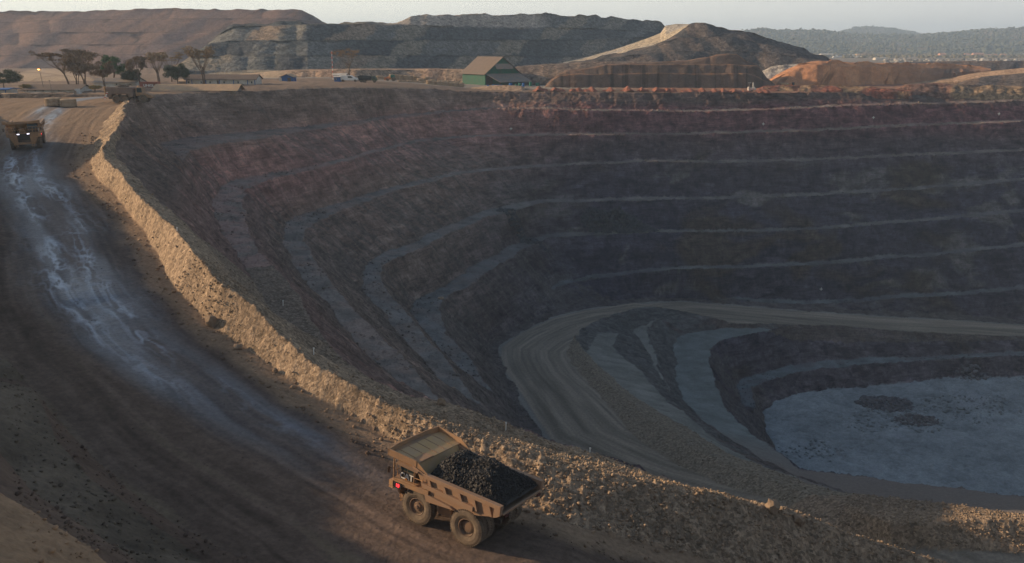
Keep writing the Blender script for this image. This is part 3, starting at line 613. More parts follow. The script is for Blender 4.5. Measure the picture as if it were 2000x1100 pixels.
# darker terrace and low cones behind the green shed
def col_grey(s, t, A): return blend([(.20, .15, .12), (.15, .12, .10), (.26, .19, .14)], np.clip(fbm(s, t * 3, 8, 3, 351), -.5, .5))
hill('hill', 985, 1300, [([(985,152),(1100,150),(1300,147)], 424), ([(985,151.8),(1010,131),(1060,127),(1150,122),(1240,121),(1300,124)], 440)], col_grey, sub=8, scallop=(6, 1.0), seed=350, back=18)
# cut block of brown soil standing on the rim
def col_block(s, t, A):
    c = blend([(.125, .090, .070), (.155, .105, .080), (.105, .080, .066), (.145, .098, .076)], np.clip(fbm(s, t * 2, 9, 3, 361), -.5, .5))
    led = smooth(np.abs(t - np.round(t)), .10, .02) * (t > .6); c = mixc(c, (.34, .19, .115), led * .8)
    vs = smooth(fbm(s * 3, t * .5, 5, 3, 363), .15, .5); return c * (1 - .45 * vs * (t < 2))[..., None]
hill('hill', 1062, 1512, [([(1062,172),(1120,173),(1300,173),(1460,173),(1512,166)], 392), ([(1062,171.9),(1075,160),(1090,150),(1110,145),(1180,144),(1300,143),(1380,144),(1460,143),(1480,150),(1512,165.9)], 395.5),
     ([(1062,171.8),(1075,158),(1090,146),(1106,139.5),(1130,138),(1170,130),(1185,127),(1260,126),(1340,125.5),(1430,126),(1480,127),(1487,140),(1498,156),(1512,165.8)], 401),
     ([(1062,171.7),(1075,157),(1090,145),(1108,138),(1150,134),(1180,127),(1260,123),(1340,119),(1385,112),(1400,107),(1425,105.5),(1440,107),(1452,115),(1458,121),(1480,126.5),(1487,139),(1498,155),(1512,165.6)], 407)],
     col_block, sub=12, bench=1.6, scallop=(4, .8), rough=.45, seed=360, back=16, dx=1.2, mat=M_FINE)
# orange mound with gullies
def col_orange(s, t, A):
    c = blend([(.52, .25, .13), (.60, .30, .155), (.44, .22, .12)], np.clip(fbm(s, t * 3, 10, 3, 371), -.5, .5))
    g = smooth(fbm(s - A[..., 2] * .9, t * .6, 3.2, 2, 373), .22, .5) * smooth(t, .8, .5); c *= (1 - .5 * g)[..., None]
    right_shade = smooth(s, 190, 225); return mixc(c, (.17, .13, .11), right_shade * .65 * smooth(t, 1.1, .8))  # right part of the mound darkened, its shade painted into the colour
hill('hill', 1496, 1935, [([(1496,164),(1560,167),(1650,167),(1720,160),(1790,152),(1850,143),(1935,137)], 415), ([(1496,163.9),(1515,152),(1540,140),(1560,133),(1600,128),(1700,131),(1800,132),(1870,134),(1935,136.9)], 425),
     ([(1496,163.8),(1515,150),(1540,137),(1560,128.5),(1585,122),(1600,121),(1650,124),(1720,125),(1780,126),(1850,127.5),(1900,130),(1935,136.8)], 433)],
     col_orange, sub=14, scallop=(3.4, 1.7), rough=.8, seed=370, back=30, dx=1.2, crest_bumps=1.3, dshift=lambda x: np.clip((x - 1600) / 300, 0, 1) * 70, mat=M_FINE)
# pale grey rock heap between the dumps
hill('hill', 1478, 1625, [([(1478,156),(1520,158),(1560,150),(1625,138)], 455), ([(1478,155.8),(1490,140),(1505,132),(1520,129),(1560,126),(1600,124),(1625,137.8)], 466)],
     lambda s, t, A: blend([(.44, .40, .34), (.34, .31, .28), (.50, .46, .40)], np.clip(fbm(s, t * 4, 4, 3, 381), -.5, .5)), sub=10, scallop=(4, 1), rough=.8, seed=380, back=15)
# dark embankments and roads east of the orange mound
def col_dark(s, t, A): return blend([(.13, .11, .10), (.18, .13, .10), (.10, .09, .09)], np.clip(fbm(s, t * 3, 12, 3, 391), -.5, .5))
hill('hill', 1735, 2500, [([(1735,128),(1850,136),(2000,139),(2500,142)], 640), ([(1735,127.8),(1790,122),(1880,121),(2000,120),(2500,118)], 652)], col_dark, sub=8, scallop=(14, 2), rough=.8, seed=390, back=40)
def col_r2(s, t, A):
    c = np.zeros(s.shape + (3,), np.float32); c[:] = (.42, .28, .18); return c * (1 + .2 * fbm(s, t * 5, 9, 3, 401))[..., None]
hill('dirt_road', 1745, 2500, [([(1745,167),(1800,164),(1860,160),(1900,155),(1950,149),(2000,143),(2500,120)], 440), ([(1745,166),(1800,158),(1860,152),(1900,144),(1950,138),(2000,133),(2500,108)], 470)], col_r2, sub=8, scallop=(20, .3), rough=.3, seed=400, back=6)
hill('hill', 1870, 2500, [([(1870,165),(1950,169),(2000,170),(2500,172)], 410), ([(1870,164.8),(1895,157),(1930,150),(2000,144),(2500,124)], 428)], col_dark, sub=10, scallop=(8, 1.5), rough=.9, seed=410, back=10)
def col_red(s, t, A): return blend([(.22, .085, .06), (.30, .12, .08), (.16, .085, .065), (.34, .22, .13)], np.clip(fbm(s, t * 3, 7, 3, 421), -.5, .5))
hill('hill', 1470, 1780, [([(1470,179),(1600,179),(1780,179)], 372), ([(1470,178.8),(1490,170),(1540,168),(1620,168),(1700,170),(1780,178)], 377)], col_red, sub=8, scallop=(3, 1), rough=.8, seed=420, back=5, dx=1.2)
hill('hill', 1740, 2500, [([(1740,180),(1800,181),(2000,184),(2500,186)], 377), ([(1740,179),(1770,166),(1830,163),(1870,166),(1900,172),(1940,168),(2000,170),(2500,166)], 384)], lambda s, t, A: blend([(.16, .10, .08), (.22, .12, .085), (.27, .19, .12)], np.clip(fbm(s, t * 3, 9, 3, 431), -.5, .5)), sub=8, scallop=(4, 1.3), rough=1.0, seed=430, back=8, dx=1.2)
# pale sandy patch and low windrow in front of the shed
hill('hill', 890, 1030, [([(890,179.4),(960,180),(1030,179.4)], 364), ([(890,179.2),(905,175),(940,171),(990,168),(1020,170),(1030,179)], 374)], lambda s, t, A: blend([(.42, .29, .19), (.34, .24, .165), (.46, .32, .21)], np.clip(fbm(s, t * 3, 7, 3, 441), -.5, .5)), sub=8, scallop=(4, .6), rough=.6, seed=440, back=8)
hill('hill', -300, 210, [([(-300,203),(0,202),(100,201),(210,196)], 226), ([(-300,188),(0,184),(60,183),(120,184),(210,186)], 229.5)], lambda s, t, A: blend([(.10, .078, .064), (.13, .10, .08), (.085, .068, .056)], np.clip(fbm(s, t * 3, 4, 3, 451), -.5, .5)), sub=8, scallop=(3, .7), rough=.4, seed=450, back=2.5, dx=2)
# forested hills on the horizon
def col_wood(s, t, A): return blend([(.055, .065, .040), (.085, .085, .050), (.11, .10, .06), (.16, .13, .09)], np.clip(fbm(s, t * 60, 60, 4, 461) * 1.4, -.5, .5))
W1 = [([(1380,108),(2600,108)], 2500), ([(1380,90),(1440,66),(1470,60),(1520,61),(1600,62),(1680,70),(1780,72),(1830,68),(1880,64),(1900,63),(1940,59),(2000,58),(2200,52),(2600,60)], 3500)]
W2 = [([(1600,80),(1860,80)], 4200), ([(1600,78),(1640,63),(1670,55),(1700,53.5),(1740,57),(1770,62),(1800,68),(1860,78)], 5000)]
WOOD = [('hill', 1380, 2600, W1), ('hill', 1600, 1860, W2)]
for nm, a_, b_, ln in WOOD: hill(nm, a_, b_, ln, col_wood, dx=3, sub=24, scallop=(160, 25), rough=9, seed=460, back=300)
# ================================================================ MODELLING HELPERS
def pmat(name, col, rough=.6, metal=0.0, var=.15, vscale=1.5, bump=0.0, dirt=None, dscale=.8, spec=.3):
    m = bpy.data.materials.new(name); m.use_nodes = True; n, l = m.node_tree.nodes, m.node_tree.links
    b = n['Principled BSDF']; b.inputs['Roughness'].default_value = rough; b.inputs['Metallic'].default_value = metal
    b.inputs['Specular IOR Level'].default_value = spec
    tc = n.new('ShaderNodeTexCoord'); nz = n.new('ShaderNodeTexNoise'); nz.inputs['Scale'].default_value = vscale; nz.inputs['Detail'].default_value = 6
    l.new(tc.outputs['Object'], nz.inputs['Vector'])
    cr = n.new('ShaderNodeMix'); cr.data_type = 'RGBA'
    cr.inputs['A'].default_value = tuple(c * (1 - var) for c in col) + (1,); cr.inputs['B'].default_value = tuple(min(1, c * (1 + var)) for c in col) + (1,)
    l.new(nz.outputs[0], cr.inputs['Factor']); out = cr.outputs['Result']
    if dirt:
        n2 = n.new('ShaderNodeTexNoise'); n2.inputs['Scale'].default_value = dscale; n2.inputs['Detail'].default_value = 8; n2.inputs['Roughness'].default_value = .65
        l.new(tc.outputs['Object'], n2.inputs['Vector'])
        mr_ = n.new('ShaderNodeMapRange'); mr_.inputs['From Min'].default_value = .40; mr_.inputs['From Max'].default_value = .62; l.new(n2.outputs[0], mr_.inputs['Value'])
        c2 = n.new('ShaderNodeMix'); c2.data_type = 'RGBA'; c2.inputs['B'].default_value = tuple(dirt) + (1,)
        l.new(mr_.outputs[0], c2.inputs['Factor']); l.new(out, c2.inputs['A']); out = c2.outputs['Result']
    l.new(out, b.inputs['Base Color'])
    if bump:
        bp = n.new('ShaderNodeBump'); bp.inputs['Strength'].default_value = bump; bp.inputs['Distance'].default_value = .04
        n3 = n.new('ShaderNodeTexNoise'); n3.inputs['Scale'].default_value = vscale * 8; l.new(tc.outputs['Object'], n3.inputs['Vector'])
        l.new(n3.outputs[0], bp.inputs['Height']); l.new(bp.outputs[0], b.inputs['Normal'])
    return m
def emat(name, col, s):
    m = bpy.data.materials.new(name); m.use_nodes = True; b = m.node_tree.nodes['Principled BSDF']
    b.inputs['Base Color'].default_value = tuple(col) + (1,); b.inputs['Emission Color'].default_value = tuple(col) + (1,); b.inputs['Emission Strength'].default_value = s; return m
def BM(): return bmesh.new()
def _xf(bm, vs, M): bmesh.ops.transform(bm, matrix=M, verts=vs)
def box(bm, c, s, rot=None, taper=None):
    r = bmesh.ops.create_cube(bm, size=1.0); vs = r['verts']
    for v in vs:
        v.co = Vector((v.co.x * s[0], v.co.y * s[1], v.co.z * s[2]))
        if taper and v.co.z > 0: v.co.x *= taper[0]; v.co.y *= taper[1]
    M = Matrix.Translation(c) @ (rot.to_4x4() if rot is not None else Matrix.Identity(4)); _xf(bm, vs, M); return vs
def rotm(ax, deg): return Matrix.Rotation(math.radians(deg), 3, ax)
def prism(bm, prof, y0, y1, prof2=None):   # profile in x,z swept along y
    a = [bm.verts.new((x, y0, z)) for x, z in prof]; b = [bm.verts.new((x, y1, z)) for x, z in (prof2 or prof)]
    n = len(prof)
    bm.faces.new(a); bm.faces.new(b[::-1])
    for i in range(n): bm.faces.new((a[i], b[i], b[(i + 1) % n], a[(i + 1) % n]))
def plate(bm, pts, th):                    # a flat polygon with thickness along its normal
    P = [Vector(p) for p in pts]; n = (P[1] - P[0]).cross(P[2] - P[0]).normalized() * th
    a = [bm.verts.new(p) for p in P]; b = [bm.verts.new(p + n) for p in P]; k = len(P)
    bm.faces.new(a[::-1]); bm.faces.new(b)
    for i in range(k): bm.faces.new((a[i], a[(i + 1) % k], b[(i + 1) % k], b[i]))
def tube(bm, p0, p1, r, seg=6, r2=None):
    p0, p1 = Vector(p0), Vector(p1); d = p1 - p0
    if d.length < 1e-6: return
    res = bmesh.ops.create_cone(bm, cap_ends=True, segments=seg, radius1=r, radius2=r if r2 is None else r2, depth=d.length)
    _xf(bm, res['verts'], Matrix.Translation((p0 + p1) / 2) @ d.to_track_quat('Z', 'Y').to_matrix().to_4x4())
def lathe(bm, prof, seg=32, axis='Y', c=(0, 0, 0)):   # prof: (radius, offset along axis)
    rings = []
    for r, h in prof:
        ring = []
        for i in range(seg):
            a = 2 * PI * i / seg
            if axis == 'Y': p = (r * math.cos(a), h, r * math.sin(a))
            else: p = (r * math.cos(a), r * math.sin(a), h)
            ring.append(bm.verts.new((p[0] + c[0], p[1] + c[1], p[2] + c[2])))
        rings.append(ring)
    for A, B in zip(rings, rings[1:]):
        for i in range(seg): bm.faces.new((A[i], A[(i + 1) % seg], B[(i + 1) % seg], B[i]))
    return rings
def rock(bm, c, r, rng, sub=1, flat=1.0):
    res = bmesh.ops.create_icosphere(bm, subdivisions=max(sub, 1), radius=1.0); a, b_, c_ = (rng.uniform(.65, 1.25) for _ in range(3))
    R = Matrix.Rotation(rng.uniform(0, 6.3), 3, Vector((rng.uniform(-1, 1), rng.uniform(-1, 1), rng.uniform(-1, 1))).normalized())
    for v in res['verts']:
        p = v.co * rng.uniform(.72, 1.12); p = R @ Vector((p.x * a, p.y * b_, p.z * c_)); p.z *= flat; v.co = p * r + Vector(c)
_t = (1 + 5 ** .5) / 2
ICO_V = np.array([(-1,_t,0),(1,_t,0),(-1,-_t,0),(1,-_t,0),(0,-1,_t),(0,1,_t),(0,-1,-_t),(0,1,-_t),(_t,0,-1),(_t,0,1),(-_t,0,-1),(-_t,0,1)]) / 1.902
ICO_F = np.array([(0,11,5),(0,5,1),(0,1,7),(0,7,10),(0,10,11),(1,5,9),(5,11,4),(11,10,2),(10,7,6),(7,1,8),(3,9,4),(3,4,2),(3,2,6),(3,6,8),(3,8,9),(4,9,5),(2,4,11),(6,2,10),(8,6,7),(9,8,1)])
def rocks_mesh(name, P, r, seed, mat, kind='stuff', col=None):   # many small stones as one mesh
    g = np.random.default_rng(seed); n = len(P); q = g.normal(size=(n, 4)); q /= np.linalg.norm(q, axis=1)[:, None]
    w, x, y, z = q.T
    Rm = np.stack([1-2*(y*y+z*z), 2*(x*y-z*w), 2*(x*z+y*w), 2*(x*y+z*w), 1-2*(x*x+z*z), 2*(y*z-x*w), 2*(x*z-y*w), 2*(y*z+x*w), 1-2*(x*x+y*y)], -1).reshape(n, 3, 3)
    V = ICO_V[None] * g.uniform(.55, 1.2, (n, 12, 1)) * g.uniform(.55, 1.35, (n, 1, 3)); V = np.einsum('nij,nkj->nki', Rm, V) * r[:, None, None]; V[..., 2] *= .8
    V = (V + P[:, None, :]).reshape(-1, 3); Fc = (ICO_F[None] + 12 * np.arange(n)[:, None, None]).reshape(-1, 3)
    me = bpy.data.meshes.new(name); me.vertices.add(len(V)); me.vertices.foreach_set('co', V.astype(np.float32).ravel())
    me.loops.add(Fc.size); me.loops.foreach_set('vertex_index', Fc.ravel().astype(np.int32)); me.polygons.add(len(Fc)); me.polygons.foreach_set('loop_start', np.arange(0, Fc.size, 3, dtype=np.int32)); me.update()
    me.materials.append(mat)
    if col is not None:
        ca = me.attributes.new('soil', 'FLOAT_COLOR', 'POINT'); cc = np.repeat(col * g.uniform(.7, 1.25, (n, 1)), 12, 0); ca.data.foreach_set('color', np.concatenate([cc, np.zeros((len(cc), 1))], 1).astype(np.float32).ravel())
    o = bpy.data.objects.new(name, me); COL.objects.link(o); tag(o, kind=kind); return o
def part(name, bm, mat, parent=None, bevel=0.0, smooth_=False, loc=None):
    bmesh.ops.recalc_face_normals(bm, faces=bm.faces)
    me = bpy.data.meshes.new(name); bm.to_mesh(me); bm.free()
    if mat: me.materials.append(mat)
    if smooth_: me.polygons.foreach_set('use_smooth', [True] * len(me.polygons))
    o = bpy.data.objects.new(name, me); COL.objects.link(o)
    if parent: o.parent = parent
    if loc is not None: o.location = loc
    if bevel:
        md = o.modifiers.new('bevel', 'BEVEL'); md.width = bevel; md.segments = 1; md.limit_method = 'ANGLE'
    return o
def thing(name, label, cat, loc=(0, 0, 0), rz=0.0, group=None):
    o = bpy.data.objects.new(name, None); COL.objects.link(o); o.location = loc; o.rotation_euler = (0, 0, rz)
    o.empty_display_size = .2; return tag(o, label, cat, group)
def copy_tree(o, parent=None):
    c = o.copy(); COL.objects.link(c); c.parent = parent
    for ch in [x for x in COL.objects if x.parent == o]: copy_tree(ch, c)
    return c
FONT5 = {'C': ['.###','#...','#...','#...','.###'], 'A': ['.##.','#..#','####','#..#','#..#'], 'T': ['#####','..#..','..#..','..#..','..#..'],
         'U': ['#..#','#..#','#..#','#..#','.##.'], 'N': ['#..#','##.#','#.##','#..#','#..#'], 'I': ['#','#','#','#','#'], 'G': ['.###','#...','#.##','#..#','.###'],
         'L': ['#..','#..','#..','#..','###'], '1': ['.#','##','.#','.#','.#'], '8': ['###','#.#','###','#.#','###'], '0': ['###', '#.#', '#.#', '#.#', '###']}
def text_mesh(name, txt, h, mat, parent, M, gap=.25, extr=.01, font=True):
    if font:                               # real type converted to a mesh
        cu = bpy.data.curves.new(name, 'FONT'); cu.body = txt; cu.size = h * 1.38; cu.extrude = extr; cu.offset = h * .022; cu.space_character = .92; cu.align_x = 'CENTER'
        to = bpy.data.objects.new(name, cu); COL.objects.link(to); bpy.context.view_layer.update()
        me = bpy.data.meshes.new_from_object(to); bpy.data.objects.remove(to)
        o = bpy.data.objects.new(name, me); COL.objects.link(o); me.materials.clear(); me.materials.append(mat); o.parent = parent; o.matrix_local = M; return o
def ray_ground(x, y, dmin=20, dmax=600, step=.25):
    a, b, c = ray(x, y); D = dmin
    while D < dmax:
        k_ = D / b
        if c * k_ <= ground_z(a * k_, D): return Vector((a * k_, D, ground_z(a * k_, D)))
        D += step
    return Vector((a * D / b, D, c * D / b))
# ================================================================ HAUL TRUCKS
M_YEL = pmat('dusty_yellow_paint', (.37, .215, .11), .62, var=.16, vscale=.9, dirt=(.27, .175, .11), dscale=1.1, bump=.15)
M_BODY = pmat('dusty_body_steel', (.30, .185, .115), .65, var=.2, vscale=.8, dirt=(.30, .20, .13), dscale=1.4, bump=.2)
M_CANOPY = pmat('worn_canopy_plate', (.46, .30, .135), .6, var=.15, vscale=.7, dirt=(.42, .29, .17), dscale=.9)
M_DARKST = pmat('dark_greasy_steel', (.055, .045, .038), .6, var=.3, dirt=(.12, .085, .06))
M_TYRE = pmat('dusty_tyre', (.115, .09, .068), .9, var=.3, vscale=3, dirt=(.20, .155, .11), dscale=2.0, bump=.3)
M_RIM = pmat('dusty_rim', (.22, .14, .09), .6, var=.2, dirt=(.14, .10, .07))
M_GLASS = pmat('cab_glass', (.02, .035, .04), .12, var=.2, spec=.6)
M_RAIL = pmat('handrail_paint', (.45, .26, .13), .6)
M_WHITE = pmat('white_lettering', (.75, .74, .70), .6, var=.05)
M_BLACK = pmat('black_panel', (.02, .02, .02), .5)
M_LEDR = emat('red_led', (1.0, .03, .04), 2.5)
M_HEAD = emat('headlight_glow', (.85, .82, 1.0), 4.0)
M_LAMPOFF = pmat('lamp_glass', (.35, .35, .33), .2)
M_RED2 = pmat('tail_lamp_red', (.07, .015, .012), .4)
M_ORANGE = pmat('orange_mark', (.70, .25, .04), .6)
TR, TW = 1.36, .78                          # tyre radius and width
def wheel_parts(parent, x, y, side, dual=False, front=True):
    w = bpy.data.objects.new('wheel', None); COL.objects.link(w); w.parent = parent; w.location = (x, y, TR); w.empty_display_size = .1
    bm = BM(); hw = TW / 2; r = TR
    lathe(bm, [(.66, -hw * .72), (.74, -hw * .86), (.95, -hw * 1.02), (1.16, -hw * 1.0), (r - .10, -hw * .93), (r - .03, -hw * .80), (r - .02, -hw * .3), (r - .02, hw * .3), (r - .03, hw * .80), (r - .10, hw * .93), (1.16, hw * 1.0), (.95, hw * 1.02), (.74, hw * .86), (.66, hw * .72), (.66, -hw * .72)], 48)
    for k_ in range(44):
        for sgn in (-1, 1):
            a = 2 * PI * (k_ + (.5 if sgn > 0 else 0)) / 44
            M = Matrix.Rotation(-a, 3, 'Y')
            vs = box(bm, (0, 0, 0), (.085, hw * .86, .10)); 
            for v in vs: v.co = M @ (Matrix.Rotation(.35 * sgn, 3, 'X') @ Vector((v.co.x, v.co.y, 0)) * 0 + Vector((v.co.x + .10 * sgn * (v.co.y / hw), v.co.y + sgn * hw * .5, v.co.z + r - .015)))
    part('tyre', bm, M_TYRE, w)
    bm = BM(); s = side
    if front: pf = [(.68, hw * .80), (.64, hw * .84), (.60, hw * .70), (.56, hw * .48), (.36, hw * .42), (.30, hw * .70), (.16, hw * .74), (.10, hw * .95), (.001, hw * .96)]
    else: pf = [(.68, hw * .80), (.64, hw * .84), (.60, hw * .60), (.54, hw * .20), (.50, hw * .10), (.44, hw * .34), (.36, hw * .40), (.001, hw * .42)]
    lathe(bm, [(a, b * s) for a, b in pf], 32)
    for k_ in range(16):
        a = 2 * PI * k_ / 16; rr = .50 if front else .47; yy = (hw * .47 if front else hw * .3) * s
        tube(bm, (rr * math.cos(a), yy, rr * math.sin(a)), (rr * math.cos(a), yy + .05 * s, rr * math.sin(a)), .03, 6)
    lathe(bm, [(.66, -hw * .7 * s), (.6, -hw * .6 * s), (.001, -hw * .6 * s)], 24)
    part('rim', bm, M_RIM, w)
    return w
def build_truck(label, lit):
    t = thing('haul_truck', label, 'dump truck', group='haul trucks on the upper ramp')
    FX, RX = 2.35, -2.25
    wheel_parts(t, FX, 2.10, 1); wheel_parts(t, FX, -2.10, -1)
    for s in (-1, 1):
        wheel_parts(t, RX, 2.25 * s, s, front=False); wheel_parts(t, RX, 1.38 * s, s, front=False)
    # chassis
    bm = BM()
    for s in (-1, 1): prism(bm, [(3.6, 1.5), (3.6, 2.0), (1.0, 2.05), (-3.2, 2.0), (-3.9, 1.75), (-3.9, 1.45), (-2.6, 1.3), (1.0, 1.3)], s * .55 - .12, s * .55 + .12)
    box(bm, (FX, 0, TR), (.45, 3.1, .45)); box(bm, (RX, 0, TR), (.8, 2.2, .8)); box(bm, (.2, 0, 1.5), (1.8, 1.0, .5)); box(bm, (3.0, 0, 1.55), (1.6, 1.6, .9))
    tube(bm, (RX, -1.3, TR), (RX, 1.3, TR), .5, 16)
    for s in (-1, 1): tube(bm, (-.9, s * .8, 1.5), (.6, s * .75, 2.9), .11, 8)
    part('chassis', bm, M_DARKST, t, .02)
    bm = BM(); box(bm, (.25, 1.45, 1.62), (1.25, .8, 1.0)); part('fuel_tank', bm, M_YEL, t, .06)
    bm = BM(); box(bm, (.25, -1.45, 1.62), (1.25, .8, 1.0)); part('hydraulic_tank', bm, M_YEL, t, .06)
    # nose
    bm = BM(); prism(bm, [(3.3, 1.35), (4.25, 1.25), (4.35, 1.9), (4.30, 3.05), (3.3, 3.05)], -.98, .98); part('engine_hood', bm, M_DARKST, t, .04)
    bm = BM()
    for k_ in range(13): box(bm, (4.345, 0, 1.95 + .08 * k_), (.05, 1.7, .03))
    for k_ in range(7): box(bm, (4.36, -.78 + .26 * k_, 2.43), (.04, .03, 1.05))
    part('grille', bm, M_BLACK, t)
    bm = BM()
    for s in (-1, 1): prism(bm, [(3.5, 1.1), (4.45, 1.15), (4.5, 1.5), (3.5, 1.5)], s * .1, s * 1.75); plate(bm, [(4.42, s * 1.0, 1.5), (4.42, s * 1.9, 1.5), (4.38, s * 2.55, 2.9), (4.38, s * 1.0, 2.9)][::s], .07)
    box(bm, (4.42, 0, 1.3), (.22, 3.0, .35)); part('bumper', bm, M_YEL, t, .03)
    # deck with fenders
    bm = BM(); box(bm, (3.35, 0, 3.10), (2.15, 5.5, .12)); 
    for s in (-1, 1):
        prism(bm, [(1.1, 2.35), (1.35, 2.85), (2.0, 3.04), (3.6, 3.04), (4.1, 2.95), (4.42, 2.5), (4.42, 3.04), (4.42, 3.10), (1.1, 3.10)], s * 1.15, s * 2.7)
        box(bm, (2.75, s * 2.72, 2.92), (3.3, .06, .40))
    part('deck', bm, M_YEL, t, .015)
    for s in (-1, 1):
        bm = BM(); box(bm, (4.47, s * .80, 3.0), (.10, .42, .24)); hl = part('headlight', bm, M_DARKST, t)
        bm = BM()
        for q_ in (-.1, .1): lathe(bm, [(.001, .045), (.07, .03), (.08, 0)], 12, 'Z')
        bm.free()
        for q_ in (-.11, .11):
            bm = BM(); tube(bm, (4.52, s * .80 + q_, 3.0), (4.56, s * .80 + q_, 3.0), .07, 12); part('lamp_glass', bm, M_HEAD if lit else M_LAMPOFF, hl)
    # cab
    cb = BM(); prism(cb, [(2.55, 3.16), (4.05, 3.16), (4.10, 3.95), (3.85, 4.72), (2.55, 4.72)], .75, 2.45); cab = part('cab', cb, M_DARKST, t, .03)
    bm = BM(); plate(bm, [(2.75, 2.46, 3.85), (3.30, 2.46, 3.85), (3.30, 2.46, 4.6), (2.75, 2.46, 4.6)], .02); plate(bm, [(3.38, 2.46, 3.85), (4.0, 2.46, 3.9), (3.80, 2.46, 4.6), (3.38, 2.46, 4.6)], .02); part('side_window', bm, M_GLASS, cab)
    bm = BM(); plate(bm, [(4.12, .85, 3.92), (4.12, 2.38, 3.92), (3.88, 2.38, 4.66), (3.88, .85, 4.66)], .02); part('windscreen', bm, M_GLASS, cab)
    bm = BM(); plate(bm, [(2.54, .9, 3.9), (2.54, .9, 4.6), (2.54, 2.3, 4.6), (2.54, 2.3, 3.9)], .02); part('rear_window', bm, M_GLASS, cab)
    bm = BM(); box(bm, (3.05, 2.465, 3.50), (.75, .03, .62)); box(bm, (2.72, 2.48, 3.6), (.05, .05, .22)); part('door', bm, M_DARKST, cab, .01)
    bm = BM(); box(bm, (3.25, 1.62, 4.78), (1.75, 1.95, .12)); part('roof', bm, M_YEL, cab, .03)
    bm = BM(); box(bm, (3.1, -1.75, 3.62), (1.1, 1.2, .9)); box(bm, (3.2, -.2, 3.5), (.8, 1.0, .65)); part('cabinet', bm, M_YEL, t, .03)
    bm = BM()
    for s in (-1,): tube(bm, (4.1, -1.2, 3.16), (4.1, -1.2, 4.2), .14, 12); tube(bm, (4.1, -1.6, 3.16), (4.1, -1.6, 4.1), .14, 12)
    part('air_cleaner', bm, M_DARKST, t)
    # hand rails
    bm = BM(); r = .028
    def rail(pts):
        for a, b in zip(pts, pts[1:]):
            for h in (.55, 1.05): tube(bm, (a[0], a[1], a[2] + h), (b[0], b[1], b[2] + h), r, 6)
        for p in pts: tube(bm, p, (p[0], p[1], p[2] + 1.07), r, 6)
    rail([(1.7, 2.70, 3.16), (2.5, 2.70, 3.16)]); part('handrail', bm, M_RAIL, t); bm = BM(); rail([(4.40, 2.70, 3.16), (4.40, 1.6, 3.16), (4.40, .5, 3.16)]); part('handrail', bm, M_RAIL, t); bm = BM(); rail([(4.40, -.5, 3.16), (4.40, -1.6, 3.16), (4.40, -2.7, 3.16), (3.4, -2.7, 3.16), (2.4, -2.7, 3.16)])
    part('handrail', bm, M_RAIL, t)
    for s in (-1, 1):
        bm = BM()
        for yy in (0, .45): tube(bm, (4.62, s * (1.05 + yy), .75), (4.50, s * (1.75 + yy), 3.25), .03, 6)
        for k_ in range(8): f = k_ / 7.5; box(bm, (4.62 - .12 * f, s * (1.28 + .7 * f), .80 + 2.4 * f), (.16, .5, .04))
        for yy in (-.05, .5): tube(bm, (4.66, s * (1.05 + yy), 1.4), (4.62, s * (1.72 + yy), 4.1), .02, 6)
        part('ladder', bm, M_RAIL, t)
        bm = BM(); tube(bm, (4.40, s * 2.7, 3.9), (4.62, s * 3.0, 4.0), .03); box(bm, (4.64, s * 3.02, 3.85), (.06, .28, .5)); part('mirror', bm, M_DARKST, t, .02)
    bm = BM(); tube(bm, (4.42, 2.70, 3.16), (4.42, 2.70, 4.75), .05, 8); tube(bm, (4.42, 2.70, 4.75), (4.42, 2.70, 4.95), .09, 8); box(bm, (4.55, 2.6, 2.75), (.35, .5, .4)); box(bm, (4.50, 2.45, 2.45), (.4, .9, .12)); part('light_mast', bm, M_RAIL, t)
    # number display and lettering
    bm = BM(); box(bm, (3.95, 2.80, 2.72), (.80, .10, .40)); disp = part('number_display', bm, M_BLACK, t, .01)
    side = Matrix(((-1, 0, 0, 0), (0, 0, 1, 0), (0, 1, 0, 0), (0, 0, 0, 1)))
    text_mesh('number', '18', .27, M_LEDR, disp, Matrix.Translation((3.90, 2.862, 2.60)) @ side)
    text_mesh('lettering', 'CAT', .48, M_WHITE, cab, Matrix.Translation((3.35, 2.51, 3.24)) @ side)
    bm = BM(); plate(bm, [(3.50, 2.535, 3.23), (3.24, 2.535, 3.23), (3.37, 2.535, 3.40)], .006); part('emblem', bm, M_ORANGE, cab)
    # body: floor, headboard, sides
    IW, OW = 2.48, 2.82
    top = lambda x: 4.32 - .045 * (1.6 - x)
    bm = BM(); side_p = [(1.15, 2.15), (-1.2, 2.30), (-3.2, 2.62), (-5.0, 3.12), (-5.15, 3.35), (-5.15, top(-5.15)), (1.55, top(1.55)), (2.35, 4.62), (2.0, 3.6)]
    for s in (-1, 1):
        ys = sorted((s * IW, s * (IW + .10))); prism(bm, side_p, ys[0], ys[1])
        ys = sorted((s * (IW - .02), s * OW)); prism(bm, [(-5.2, top(-5.2) - .28), (-5.2, top(-5.2) + .03), (1.55, top(1.55) + .03), (2.6, 4.72), (2.6, 4.42), (1.65, top(1.65) - .28)], ys[0], ys[1] + (0 if s < 0 else 0))
        # long mid rail, short rail and slanting ribs
        ys = sorted((s * (IW + .09), s * (OW + .02))); prism(bm, [(-2.9, 2.90), (-2.9, 3.28), (1.75, 3.62), (1.65, 3.30)], ys[0], ys[1])
        ys = sorted((s * (IW + .09), s * (OW - .02))); prism(bm, [(-1.3, 2.42), (-.9, 2.60), (1.45, 2.85), (1.25, 2.30)], ys[0], ys[1])
        for x in (1.0, -.35, -1.7, -3.0, -4.25):
            zb = 3.3 + .02 * x if x > -2.9 else 3.0; ys = sorted((s * (IW + .09), s * (OW - .05)))
            prism(bm, [(x, zb), (x - .26, zb), (x + .05, top(x) - .2), (x + .33, top(x) - .2)], ys[0], ys[1])
